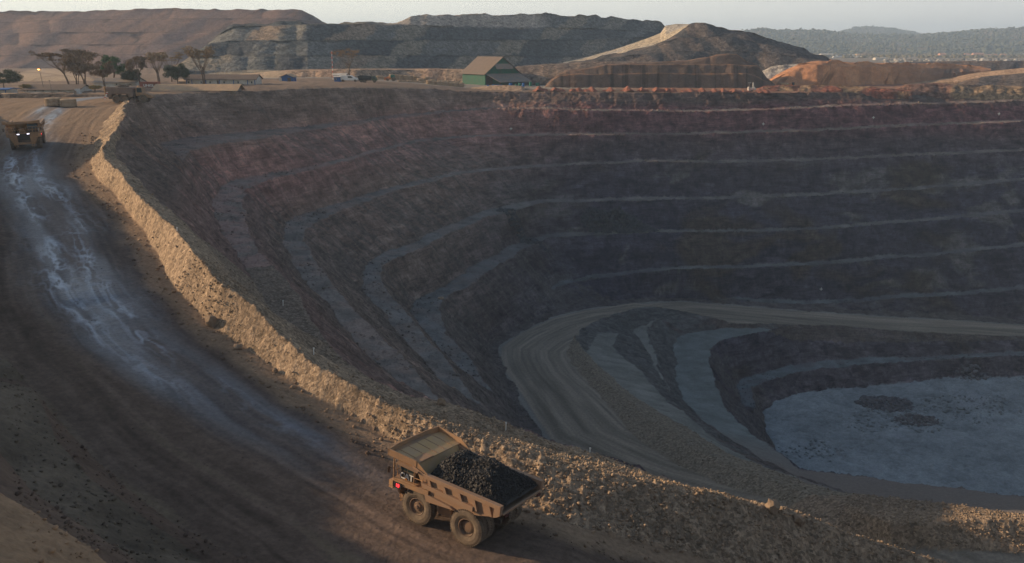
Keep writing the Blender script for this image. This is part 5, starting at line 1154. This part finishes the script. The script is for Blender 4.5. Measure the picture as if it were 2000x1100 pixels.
drum(1022, 164, 398, 5, 8, M_TBLU, 'blue tank at the outer corner of the lean-to')
drum(1015, 164.3, 396, 5, 7.5, M_TGRN, 'dark teal tank between the two blue ones under the lean-to')
drum(997, 164.6, 396, 6.5, 7, M_TBLU, 'wide blue tank under the middle of the lean-to')
drum(1008, 164.5, 397, 4, 5, M_TGRN, 'small pale green drum under the lean-to')
for k_, xx in enumerate((963, 968, 973, 979)): drum(xx, 164.8, 396, 4, 3.4, M_TBLU, 'low blue drum in the row under the lean-to roof', 'drum', 'drum')
drum(953, 164.5, 397, 4, 3.2, M_TBLU, 'blue drum nearest the shed corner, apart from the row', 'drum', 'drum')
# ---- heavy tyres
tb_ = BM(); lathe(tb_, [(.62, 0), (.9, -.02), (1.3, .05), (1.42, .22), (1.42, .62), (1.3, .80), (.9, .86), (.62, .84), (.60, .42), (.62, 0)], 28, 'Z')
for k_ in range(26):
    a = 2 * PI * k_ / 26; v = box(tb_, (0, 0, 0), (.07, .14, .66)); R_ = Matrix.Rotation(a, 3, 'Z')
    for q_ in v: q_.co = R_ @ Vector((q_.co.x + 1.42, q_.co.y, q_.co.z + .42))
tyre0 = part('mining_tyre', tb_, pmat('worn_rubber', (.34, .25, .165), .9, var=.3, dirt=(.42, .31, .21)))
first = [True]
def tyre(px_, py_, D, sc=1.0, level=0, label='worn mining tyre lying in the stacked rows left of the green shed', group='tyres stacked by the green shed', rz=None):
    o = tyre0 if first[0] else tyre0.copy()
    if not first[0]: COL.objects.link(o)
    first[0] = False; p = base_at(px_, py_, D); o.location = (p.x, p.y, p.z + .87 * sc * level); o.scale = (sc,) * 3; o.rotation_euler = (0, 0, px_ * 1.7); tag(o, label, 'tyre', group)
for xx in (838.5, 848, 857, 866, 871, 881, 890, 900):
    for lv_ in (0, 1): tyre(xx, 164.5, 385, .98, lv_)
for xx in (820, 827, 846, 858, 868, 877, 884, 892):
    for lv_ in (0, 1): tyre(xx, 159.5, 402, .92, lv_)
for xx in (766, 774, 782, 794, 801, 812, 834):
    for lv_ in (0, 1, 2): tyre(xx, 159, 406, .95, lv_)
for xx in (741, 748): 
    for lv_ in (0, 1): tyre(xx, 160, 400, .95, lv_)
for xx in (781, 789, 799, 806, 813, 822, 830): tyre(xx, 162, 392, .72, 0, 'small flat tyre in the low row in front of the stacks', 'small tyres in front of the stacks')
for k_, (xx, lv_, lb) in enumerate(((104, 0, 'lower tyre of the left pair beside the junction road'), (104, 1, 'upper tyre of the left pair beside the junction road'), (133, 0, 'lower tyre of the right pair, nearer the water truck'), (133, 1, 'upper tyre of the right pair, nearer the water truck'))):
    tyre(xx, 201.5, 205, 1.22, lv_ * .72, lb, 'tyre pairs by the junction')
tyre(861, 573, 222, .55, 0, 'lone small tyre lying on a dark bench inside the pit', 'loose tyre')
# ---- red soil heaps along the rim
M_HEAP = vmat('red_soil', bump=.8, scale=.5, cvar=.25)
def soil_heap(px_, py_, D, w, h, seed, label, col=(.27, .115, .078)):
    p = base_at(px_, py_, D); s = 1 / ppm(D); W, H = w * s / 2, h * s; rng_ = random.Random(seed); n = 26; bm = BM(); vv = {}
    for i in range(n + 1):
        for j in range(n + 1):
            x, y = (i / n * 2 - 1), (j / n * 2 - 1); r = math.hypot(x, y * .9 + .1 * math.sin(3 * x + seed)); z = H * .92 * max(0, 1 - (r * (1 + .14 * math.sin(3 * math.atan2(y, x) + seed) + .08 * math.sin(7 * math.atan2(y, x)))) ** 1.35) * (1 + .3 * math.sin(seed + 5 * x)) + rng_.uniform(-.03, .03) * H - .12
            vv[i, j] = bm.verts.new((x * W * 1.15, y * W * 1.15, z))
    for i in range(n):
        for j in range(n): bm.faces.new((vv[i, j], vv[i + 1, j], vv[i + 1, j + 1], vv[i, j + 1]))
    o = part('soil_heap', bm, M_HEAP, loc=p); ca = o.data.attributes.new('soil', 'FLOAT_COLOR', 'POINT'); nv = len(o.data.vertices)
    ca.data.foreach_set('color', np.concatenate([np.tile(np.array(col), (nv, 1)) * np.random.default_rng(seed).uniform(.75, 1.2, (nv, 1)), np.zeros((nv, 1))], 1).astype(np.float32).ravel()); tag(o, label, 'soil heap', 'red soil heaps along the rim')
ords = ['first', 'second', 'third', 'fourth', 'fifth', 'sixth', 'seventh', 'eighth', 'ninth', 'tenth', 'eleventh', 'twelfth', 'thirteenth', 'fourteenth', 'fifteenth', 'sixteenth']
for k_, (xx, w, h) in enumerate([(1055, 27, 12), (1088, 28, 11), (1124, 27, 11), (1152, 26, 12), (1190, 25, 10), (1226, 28, 12), (1255, 24, 10), (1286, 27, 12), (1308, 24, 11), (1342, 30, 9), (1368, 24, 10), (1394, 25, 8), (1413, 26, 9), (1437, 28, 9), (1456, 20, 6), (1490, 26, 8)]):
    soil_heap(xx, 180, 366, w, h * .8, k_ + 3, ords[k_] + ' red soil heap along the far rim, counted from the green shed')
for k_, (xx, yy, w, h) in enumerate([(1030, 152, 22, 8), (1047, 150, 22, 9), (1068, 149, 26, 11)]): soil_heap(xx, yy, 432, w, h, 40 + k_, ('left', 'middle', 'right')[k_] + ' one of three tan soil cones behind the green tanks', (.34, .235, .155))
# ---- water truck
D_ = 213; p = base_at(247, 201.3, D_); t = thing('water_truck', 'dusty brown articulated water truck on the junction road', 'water truck', p, math.radians(2)); s_ = 1 / ppm(D_)
def wheel2(parent, x, y, r=.92, w=.62):
    bm = BM(); lathe(bm, [(r * .5, -w / 2), (r * .9, -w / 2), (r, -w * .35), (r, w * .35), (r * .9, w / 2), (r * .5, w / 2), (r * .5, -w / 2)], 28)
    for k_ in range(24):
        a = 2 * PI * k_ / 24; v = box(bm, (0, 0, 0), (.07, w * .9, .08)); R_ = Matrix.Rotation(a, 3, 'Y')
        for q_ in v: q_.co = R_ @ Vector((q_.co.x, q_.co.y, q_.co.z + r))
    o = part('wheel', bm, M_TYRE, parent, loc=(x, y, r)); bm = BM(); lathe(bm, [(r * .52, -w * .42), (r * .42, -w * .2), (r * .2, -w * .3), (.01, -w * .3)], 20); lathe(bm, [(r * .52, w * .42), (r * .42, w * .2), (.01, w * .3)], 20); part('rim', bm, M_RIM, o)
for x in (-1.75, .05):
    for y in (-1.15, 1.15): wheel2(t, x, y)
for y in (-1.15, 1.15): wheel2(t, 4.4, y)
bm = BM(); prism(bm, [(-4.0, 1.6), (-3.7, 1.3), (-2.8, 1.25), (-2.7, 2.0), (1.0, 2.0), (1.1, 1.25), (2.2, 1.3), (2.35, 1.6), (2.3, 3.35), (2.1, 3.55), (-3.6, 3.62), (-3.9, 3.4)], -1.45, 1.45); part('tank', bm, M_TANK, t, .12)
bm = BM(); box(bm, (-.3, 0, 3.78), (2.4, 1.0, .28)); box(bm, (-.4, 0, 3.95), (1.2, .7, .15)); part('manhole_deck', bm, M_DARKST, t, .03)
bm = BM()
for x in (-1.6, -.6, .4, 1.4): 
    for y in (-.9, .9): tube(bm, (x, y, 3.55), (x, y, 4.55), .03, 5)
for y in (-.9, .9):
    for z in (4.1, 4.55): tube(bm, (-1.6, y, z), (1.4, y, z), .03, 5)
part('top_rail', bm, M_DARKST, t)
M_RED = pmat('red_reflector', (.55, .05, .04), .5)
bm = BM(); box(bm, (-4.15, -1.1, 2.6), (.3, .7, 2.3)); tube(bm, (-4.3, -1.3, .9), (-4.3, -1.3, 3.6), .05); part('rear_frame', bm, M_RAIL, t, .02)
for k_ in range(7):
    bm = BM(); box(bm, (-4.35 + .12 * k_, -1.50, .95 + .24 * k_), (.42, .06, .15), rotm('Y', -14)); part('reflector_stripe', bm, M_WHITE if k_ % 2 == 0 else (M_RED if k_ % 4 == 1 else M_WHITE), t)
bm = BM(); tube(bm, (-4.75, -1.46, .7), (-3.7, -1.46, 2.7), .04); tube(bm, (-4.4, -1.46, .7), (-3.35, -1.46, 2.7), .04); part('ladder', bm, M_RAIL, t)
bm = BM(); box(bm, (-1.0, 0, 1.1), (5.6, .9, .5)); box(bm, (2.9, 0, 1.3), (1.6, .8, .7)); box(bm, (4.4, 0, 1.0), (3.0, .9, .4)); box(bm, (2.55, 0, 2.0), (.4, 2.4, 1.6)); part('chassis', bm, M_DARKST, t)
bm = BM(); prism(bm, [(2.75, 1.5), (4.4, 1.7), (4.45, 2.2), (4.25, 3.6), (2.95, 3.6), (2.75, 2.4)], -1.1, 1.1); cb_ = part('cab', bm, M_YEL, t, .05)
for sg in (-1, 1):
    bm = BM(); plate(bm, [(3.05, sg * 1.11, 2.35), (4.3, sg * 1.11, 2.35), (4.15, sg * 1.11, 3.4), (3.1, sg * 1.11, 3.4)][::sg], .02); part('side_window', bm, M_GLASS, cb_)
bm = BM(); lathe(bm, [(.01, 3.95), (.25, 3.9), (.30, 3.6)], 12, 'Z', (3.1, .2, 0)); part('beacon', bm, M_RAIL, cb_)
bm = BM(); prism(bm, [(4.35, 1.2), (6.3, 1.0), (6.45, 1.3), (6.2, 1.75), (4.4, 2.35)], -1.0, 1.0); prism(bm, [(3.4, 1.9), (3.6, 2.0), (5.2, 2.0), (5.7, 1.4), (5.5, 1.35), (5.0, 1.85), (3.6, 1.85)], -1.5, 1.5); part('hood', bm, M_YEL, t, .05)
# ---- white van, dark tipper, tractor
D_ = 352; p = base_at(683, 173, D_); t = thing('van', 'white van driving along the far rim left of the dark tipper truck', 'van', p)
bm = BM(); prism(bm, [(-3.6, .5), (-3.6, 2.3), (.9, 2.35), (2.2, 1.55), (3.6, 1.25), (3.75, .55)], -1.0, 1.0); bdy = part('body', bm, pmat('white_van_paint', (.72, .71, .68), .35), t, .08)
for sg in (-1, 1):
    bm = BM(); plate(bm, [(-.4, sg * 1.01, 1.4), (1.6, sg * 1.01, 1.4), (.8, sg * 1.01, 2.1), (-.4, sg * 1.01, 2.1)][::sg], .02); part('side_window', bm, M_GLASS, bdy)
    for x in (-2.3, 2.4): 
        bm = BM(); lathe(bm, [(.01, sg * 1.0), (.42, sg * 1.02), (.45, sg * .9), (.45, sg * .7), (.01, sg * .7)], 18); part('wheel', bm, M_TYRE, t, loc=(x, 0, .45))
D_ = 352; p = base_at(717, 172.5, D_); t = thing('tipper_truck', 'small black tipper truck parked on the far rim right of the white van', 'truck', p)
bm = BM(); prism(bm, [(-3.0, 1.1), (-3.3, 2.5), (-2.2, 2.75), (.8, 2.65), (2.0, 2.45), (1.9, 1.1)], -1.2, 1.2); part('tipper_body', bm, M_BLACK, t, .04)
bm = BM(); prism(bm, [(2.2, .8), (2.2, 2.5), (3.4, 2.5), (4.0, 1.7), (4.1, .8)], -1.1, 1.1); cb_ = part('cab', bm, pmat('faded_green_paint', (.07, .10, .06), .6), t, .05)
bm = BM(); plate(bm, [(2.5, -1.12, 1.6), (3.5, -1.12, 1.6), (3.2, -1.12, 2.3), (2.5, -1.12, 2.3)], .02); part('window', bm, M_GLASS, cb_)
bm = BM(); box(bm, (.2, 0, .9), (7.2, .8, .3)); part('chassis', bm, M_DARKST, t)
for x in (-2.1, -.9, 3.0):
    for sg in (-1, 1): bm = BM(); lathe(bm, [(.01, sg * 1.15), (.46, sg * 1.15), (.52, sg * 1.0), (.52, sg * .75), (.01, sg * .75)], 18); part('wheel', bm, M_TYRE, t, loc=(x, 0, .52))
D_ = 388; p = base_at(765, 165.3, D_); t = thing('tractor', 'tractor with a green cab and orange front loader by the tyre stacks', 'tractor', p)
M_ORG = pmat('orange_paint', (.55, .18, .05), .6)
bm = BM(); prism(bm, [(-.2, 1.3), (-.3, 2.5), (.3, 2.7), (1.4, 2.6), (1.5, 1.2)], -.7, .7); part('cab', bm, M_GREEN, t, .05)
bm = BM(); prism(bm, [(-2.4, .7), (-2.4, 1.5), (-.2, 1.7), (-.2, .7)], -.4, .4); part('bonnet', bm, M_ORG, t, .05)
bm = BM(); prism(bm, [(-3.0, .3), (-2.9, 1.5), (-2.6, 1.5), (-2.5, .3)], -1.0, 1.0); tube(bm, (-2.7, .6, 1.2), (-.4, .6, 2.2), .09); tube(bm, (-2.7, -.6, 1.2), (-.4, -.6, 2.2), .09); part('loader', bm, M_ORG, t, .02)
for x, r in ((.9, .85), (-1.6, .55)):
    for sg in (-1, 1): bm = BM(); lathe(bm, [(.01, sg * .95), (r * .85, sg * 1.0), (r, sg * .9), (r, sg * .6), (.01, sg * .6)], 20); part('wheel', bm, M_TYRE, t, loc=(x, 0, r))
# ---- masts, poles
M_STEEL = pmat('dull_steel', (.20, .18, .16), .6); M_SODIUM = emat('sodium_lamp', (1.0, .45, .08), 9.0)
def pole(px_, yb, yt, D, label, name='pole', cat='pole', lamp=None, arm=0, r=.07, mat=None, lean=0, group='poles and masts on the plain'):
    p = base_at(px_, yb, D); s = 1 / ppm(D); H = (yb - yt) * s; t = thing(name, label, cat, p, 0, group); bm = BM(); tube(bm, (0, 0, -1), (lean * s, 0, H), r * 1.2, 6, r * .8); part('shaft', bm, mat or M_STEEL, t)
    if arm: bm = BM(); tube(bm, (lean * s - abs(arm) * s / 2, 0, H), (lean * s + abs(arm) * s / 2, 0, H), .05, 5); part('arm', bm, M_STEEL, t)
    if lamp:
        bm = BM(); box(bm, (lean * s, -.1, H + .1), (.8, .5, .3)); hd_ = part('lamp_head', bm, M_STEEL, t); bm = BM(); lathe(bm, [(.01, -.15), (.22, -.1), (.3, .08)], 12, 'Z', (lean * s, -.35, H + .02)); part('lamp', bm, lamp, hd_)
    return t
pole(88, 182, 139, 250, 'street lamp with its orange light on, behind the left tyre pair', 'lamp_post', 'lamp post', M_SODIUM, lean=-5)
pole(103, 184, 158, 240, 'short T-topped pole right of the orange lamp post', arm=4, lean=-3)
pole(384, 160, 133, 330, 'thin pole left of the tall umbrella acacia', arm=3); pole(423, 160, 130, 330, 'thin pole above the white office roof, right of the tall acacia')
M_MASTR = pmat('red_band', (.50, .10, .07), .6)
t = pole(651, 166, 112, 372, 'tall red and white banded mast next to the orange tree', 'mast', 'mast', r=.10, mat=M_WHITE)
s_ = 1 / ppm(372)
for k_ in range(6):
    bm = BM(); tube(bm, (0, 0, (4 + 9 * k_) * s_), (0, 0, (8.5 + 9 * k_) * s_), .15, 8); part('red_band', bm, M_MASTR, t)
pole(1619, 164, 116, 408, 'thin dark mast in front of the orange mound', 'mast', 'mast', r=.07, mat=M_DARKST)
pole(1710, 106, 88, 1500, 'left of two hazy masts over the far town', 'mast', 'mast', r=.22); pole(1716.5, 107, 89, 1500, 'right of two hazy masts over the far town', 'mast', 'mast', r=.22)
pole(1743, 60, 44, 5100, 'faint radio mast on the furthest hill', 'mast', 'mast', r=.6)
t = pole(1977, 115, 97, 900, 'tall lighting tower on the rubble plain at the right', 'light_tower', 'light tower', M_LAMPOFF, arm=3, r=.16)
bm = BM(); box(bm, (-1.6, -.5, .6), (3.0, 1.6, 1.8)); part('generator', bm, M_WALLW, t, .05)
# white lighting trailer on the rim
D_ = 368; p = base_at(1468, 178.3, D_); s_ = 1 / ppm(D_); t = thing('lighting_trailer', 'white lighting trailer standing on the far rim among the red heaps', 'light tower', p)
bm = BM(); prism(bm, [(-1.5, .45), (-1.6, 1.7), (-1.2, 1.95), (-1.1, 1.5), (.4, 1.55), (.9, 1.9), (1.5, 1.3), (1.7, .6)], -.7, .7); part('body', bm, M_WALLW, t, .04)
for sg in (-1, 1): bm = BM(); lathe(bm, [(.01, sg * .85), (.33, sg * .85), (.36, sg * .6), (.01, sg * .6)], 16); part('wheel', bm, M_TYRE, t, loc=(0, 0, .36))
bm = BM(); tube(bm, (-1.0, 0, 1.4), (-1.0, 0, 3.7), .06); tube(bm, (-1.5, 0, 3.3), (-.5, 0, 3.3), .05); part('mast', bm, M_STEEL, t)
bm = BM()
for q_ in (-1.35, -.65): box(bm, (q_, -.1, 3.5), (.34, .2, .34))
part('floodlight', bm, M_LAMPOFF, t)
bm = BM(); prism(bm, [(.35, 1.5), (.25, 3.6), (.5, 3.7), (.95, 1.6)], -.2, .2); part('folded_boom', bm, M_WALLW, t)
for q_ in (-1.3, -.7, -.1, .5): bm = BM(); box(bm, (q_, -.72, 1.0), (.18, .04, .7)); part('stripe', bm, M_RED, t)
gable('booth', 'small tan booth at the foot of the orange mound', 1527, 1536, 168, 159.6, 159, 398, M_ROOFT, M_ROOFT, 2.4, windows=[1531])
# small orange loader and a person in a yellow vest beside it
D_ = 398; p = base_at(1549, 169, D_); t = thing('loader', 'small orange wheel loader at the foot of the orange mound', 'loader', p)
bm = BM(); prism(bm, [(-1.9, .5), (-1.9, 1.3), (-.4, 1.5), (-.4, .5)], -.6, .6); box(bm, (.9, 0, .95), (1.4, 1.0, .7)); part('body', bm, M_ORG, t, .05)
bm = BM(); box(bm, (.0, 0, 1.9), (.9, 1.0, 1.3)); part('cab', bm, M_GLASS, t, .05)
bm = BM(); prism(bm, [(1.9, .1), (2.2, .9), (2.7, .1)], -1.0, 1.0); tube(bm, (.3, .4, 1.2), (2.0, .4, .6), .1); tube(bm, (.3, -.4, 1.2), (2.0, -.4, .6), .1); part('bucket', bm, M_DARKST, t)
for x in (-1.2, .9):
    for sg in (-1, 1): bm = BM(); lathe(bm, [(.01, sg * .85), (.45, sg * .85), (.5, sg * .75), (.5, sg * .5), (.01, sg * .5)], 18); part('wheel', bm, M_TYRE, t, loc=(x, 0, .5))
p = base_at(1538.5, 168.6, D_)
me = bpy.data.meshes.new('person'); V = [(0,0,.95),(0,0,1.2),(0,0,1.45),(0,0,1.58),(0,0,1.70),(-.20,0,1.43),(-.27,.0,1.14),(-.26,-.10,.88),(.20,0,1.43),(.27,0,1.14),(.26,-.10,.88),(-.11,0,.90),(-.12,-.02,.48),(-.13,0,.06),(-.13,-.14,.03),(.11,0,.90),(.12,.02,.48),(.13,.04,.06),(.13,-.10,.03)]
E = [(0,1),(1,2),(2,3),(3,4),(2,5),(5,6),(6,7),(2,8),(8,9),(9,10),(0,11),(11,12),(12,13),(13,14),(0,15),(15,16),(16,17),(17,18)]
RAD = [.15,.14,.16,.06,.11,.07,.05,.035,.07,.05,.035,.10,.07,.05,.04,.10,.07,.05,.04]
me.from_pydata(V, E, []); pe = bpy.data.objects.new('person', me); COL.objects.link(pe); pe.location = p; pe.rotation_euler = (0, 0, .4)
sk = pe.modifiers.new('skin', 'SKIN'); 
bmx = bmesh.new(); bmx.from_mesh(me); ly_ = bmx.verts.layers.skin.verify(); bmx.verts.ensure_lookup_table()
for i, v_ in enumerate(bmx.verts): v_[ly_].radius = (RAD[i], RAD[i]); v_[ly_].use_root = (i == 0)
bmx.to_mesh(me); bmx.free(); ss = pe.modifiers.new('sub', 'SUBSURF'); ss.levels = 1; ss.render_levels = 1
me.materials.append(pmat('dark_workwear', (.05, .05, .08), .8)); tag(pe, 'person in a yellow vest standing beside the tan booth', 'person')
bm = BM(); prism(bm, [(-.20, .98), (-.22, 1.48), (.22, 1.48), (.20, .98)], -.17, .17); part('vest', bm, pmat('yellow_vest', (.65, .60, .05), .7), pe, .04)
bm = BM(); lathe(bm, [(.16, 1.70), (.14, 1.78), (.08, 1.84), (.01, 1.85)], 12, 'Z'); part('helmet', bm, M_WHITE, pe)
# ---- far town: parked vehicles, long sheds, houses
rng = random.Random(8); cols = [pmat('car_white', (.75, .74, .70), .4), pmat('car_blue', (.08, .17, .38), .4), pmat('car_silver', (.42, .43, .45), .4)]
bm = BM(); prism(bm, [(-2.4, .4), (-2.4, 1.1), (-1.9, 1.2), (-1.5, 1.8), (.6, 1.8), (1.3, 1.15), (2.3, 1.0), (2.4, .4)], -.9, .9); car0 = part('parked_vehicle', bm, cols[0]); first_car = True
cmesh = []
for c_ in cols: m2_ = car0.data.copy(); m2_.materials.clear(); m2_.materials.append(c_); cmesh.append(m2_)
k_ = 0
for yy in (103.5, 105, 106.5, 108, 109.5):
    for q_ in range(11):
        if rng.random() < .2: continue
        xx = 1598 + q_ * 7.5 + rng.uniform(-2, 2) + (yy - 103) * 1.5
        o = car0 if k_ == 0 else car0.copy()
        if k_: COL.objects.link(o)
        ci = rng.choice((0, 0, 0, 1, 2)); o.data = cmesh[ci]; D_ = 17.0 / math.tan(PITCH + math.atan((yy - 550) / FPX)); p = at_d(xx, yy, min(D_, 2300)); o.location = (p.x, p.y, ground_z(p.x, p.y)); o.rotation_euler = (0, 0, rng.uniform(-.4, .4)); o.scale = (1.9, 1.7, 1.5)
        tag(o, ('white', 'blue', 'silver')[ci] + ' vehicle parked in the far town beyond the dump', 'vehicle', ('white', 'blue', 'silver')[ci] + ' vehicles parked in the far town'); k_ += 1
M_HRED = pmat('pale_red_wall', (.50, .27, .18), .8)
gable('warehouse', 'long cream-roofed warehouse beyond the parked vehicles', 1602, 1626, 104.5, 102, 100.6, 2250, M_WALLW, M_WALLW, 20)
gable('warehouse', 'second cream warehouse right of the long one', 1672, 1688, 105, 102.8, 101.2, 2200, M_ROOFT, M_ROOFT, 15)
gable('warehouse', 'white low hall under the two hazy masts', 1708, 1733, 109, 105.6, 104.6, 1500, M_WALLW, M_WALLW, 12)
for k_, (a_, b_, yb, yr, lb) in enumerate([(1835, 1846, 99, 93, 'pale red house with a white side, left of the far houses'), (1884, 1893, 102, 97, 'small pale red house in the far row'), (1900, 1920, 102.5, 96.5, 'widest pale red house in the far row'), (1925, 1934, 102, 98.5, 'small white house in the far row'), (1938, 1946, 103, 99, 'red-roofed house at the right of the far row'), (1956, 1963, 102, 98, 'last tiny house at the right end of the far row'), (1798, 1806, 102, 99, 'tiny cream house standing in front of the wooded hill')]):
    gable('house', lb, a_, b_, yb, yb - (yb - yr) * .55, yr, 2150, M_WALLW if k_ in (3, 6) else M_HRED, M_HRED if k_ != 6 else M_ROOFT, 14, group='far houses below the wooded hill')
# pegs and survey targets
def peg(x, y, h, label, D=None):
    p = ray_ground(x, y, 40, 420, .15); t_ = BM(); tube(t_, (0, 0, -.1), (.03, 0, h), .045, 5); box(t_, (.03, 0, h - .08), (.16, .04, .16)); o = part('marker_peg', t_, M_WHITE, loc=p); tag(o, label, 'marker peg', 'marker pegs round the rim')
peg(613, 694, .75, 'white peg on the windrow crest left of the loaded truck'); peg(988, 842, .9, 'white peg on the pale strip behind the loaded truck'); peg(346, 452, .5, 'small pale peg high on the windrow crest')
peg(553, 598, .8, 'thin peg on the bench just below the windrow'); peg(1152, 884, .5, 'pale peg on the strip right of the loaded truck')
def target(x, y, label):
    p = ray_ground(x, y, 150, 420, .3); t_ = BM(); box(t_, (0, -.3, .6), (.22, .06, 1.1)); box(t_, (0, -.3, .6), (1.1, .05, .22)); o = part('survey_target', t_, M_WHITE, loc=p); tag(o, label, 'survey target', 'white survey targets on the pit wall')
target(998, 256, 'white cross target on the wall straight below the green shed'); target(1490, 247, 'white cross target on the red wall right of centre'); target(1705, 235, 'white cross target on the red wall, right part'); target(1950, 227, 'white cross target on the red wall near the right edge'); target(1603, 568, 'white cross target low on the dark wall above the inner road')
# ---- far rubble plain and forest: nobody could count these
g = np.random.default_rng(77); n = 5200; xs_ = 1730 + 900 * g.random(n) ** 1.2; Dd = 800 + 700 * g.random(n); u_ = (xs_ - CX) / FPX
X = u_ * Dd * .97; Zg = np.array([ground_z(a_, b_) for a_, b_ in zip(X, Dd)])
o = rocks_mesh('rubble', np.stack([X, Dd, Zg], -1), 1.0 + 4.0 * g.random(n) ** 3, 78, M_STONE, 'stuff', np.tile(np.array((.27, .25, .22)), (n, 1)) * g.choice([.5, 1.0, 1.5], (n, 1))); tag(o, 'rough plain of grey rubble heaps below the wooded hills', 'rubble')
dep = bpy.context.evaluated_depsgraph_get()
P = []; CC = []
for o_ in [o_ for o_ in COL.objects if o_.name.startswith('hill') and o_.type == 'MESH' and o_.location.y == 0]:
    co = np.empty(len(o_.data.vertices) * 3, np.float32); o_.data.vertices.foreach_get('co', co); co = co.reshape(-1, 3)
    if co[:, 1].min() > 2300:
        nn = 11000 if co[:, 1].min() < 3000 else 2500; ii = g.integers(0, len(co), nn); P.append(co[ii] + g.normal(size=(nn, 3)) * np.array([8, 25, 1.5])); 
P = np.concatenate(P); n = len(P); rr = 3.0 + 6.5 * g.random(n) ** 2
o = rocks_mesh('forest', P + np.array([0, 0, 2]), rr, 79, pmat('forest_canopy', (.075, .08, .048), .95, var=.5, vscale=.02), 'stuff'); tag(o, 'hazy dry woodland covering the distant hills', 'forest')
n = 1500; Dd = 1750 + 900 * g.random(n); xs_ = 1560 + 700 * g.random(n); X = (xs_ - CX) / FPX * Dd * .97; Zg = np.array([ground_z(a_, b_) for a_, b_ in zip(X, Dd)])
o = rocks_mesh('scrub', np.stack([X, Dd, Zg + 1], -1), 2.0 + 4.5 * g.random(n) ** 2, 80, pmat('scrub_leaves', (.12, .105, .06), .95, var=.4, vscale=.05), 'stuff'); tag(o, 'low dry scrub around the far town', 'scrub')
# ================================================================ AIR
bm = BM(); box(bm, (0, 3290, 10), (42000, 7000, 290)); hz_o = part('haze', bm, None)
hm = bpy.data.materials.new('haze_air'); hm.use_nodes = True; hn, hl = hm.node_tree.nodes, hm.node_tree.links
hn.remove(hn['Principled BSDF']); pv = hn.new('ShaderNodeVolumePrincipled'); pv.inputs['Color'].default_value = (.58, .77, 1.0, 1); pv.inputs['Density'].default_value = .00019; pv.inputs['Anisotropy'].default_value = .1
hl.new(pv.outputs[0], hn['Material Output'].inputs['Volume']); hz_o.data.materials.append(hm); tag(hz_o, kind='stuff')
dm = bpy.data.materials.new('dust_air'); dm.use_nodes = True; hn, hl = dm.node_tree.nodes, dm.node_tree.links
hn.remove(hn['Principled BSDF']); pv = hn.new('ShaderNodeVolumePrincipled'); pv.inputs['Color'].default_value = (1.0, .84, .62, 1); pv.inputs['Density'].default_value = .022
hl.new(pv.outputs[0], hn['Material Output'].inputs['Volume'])
for lb, blobs in (('low tan dust drifting behind the lamp post at the left', [(60, 158, 345, 15, 3.2), (92, 155, 352, 12, 4.2), (125, 160, 345, 12, 2.6)]), ('thin dust drifting over the roof of the long white building', [(455, 148, 385, 13, 1.8), (505, 146, 392, 14, 2.2)])):
    bm = BM()
    for x_, y_, D_, rx_, rz_ in blobs:
        r_ = bmesh.ops.create_uvsphere(bm, u_segments=24, v_segments=12, radius=1.0); _xf(bm, r_['verts'], Matrix.Translation(at_d(x_, y_, D_)) @ Matrix.Diagonal((rx_, 9, rz_, 1)))
    tag(part('dust_cloud', bm, dm, smooth_=True), lb, 'dust', kind='stuff')
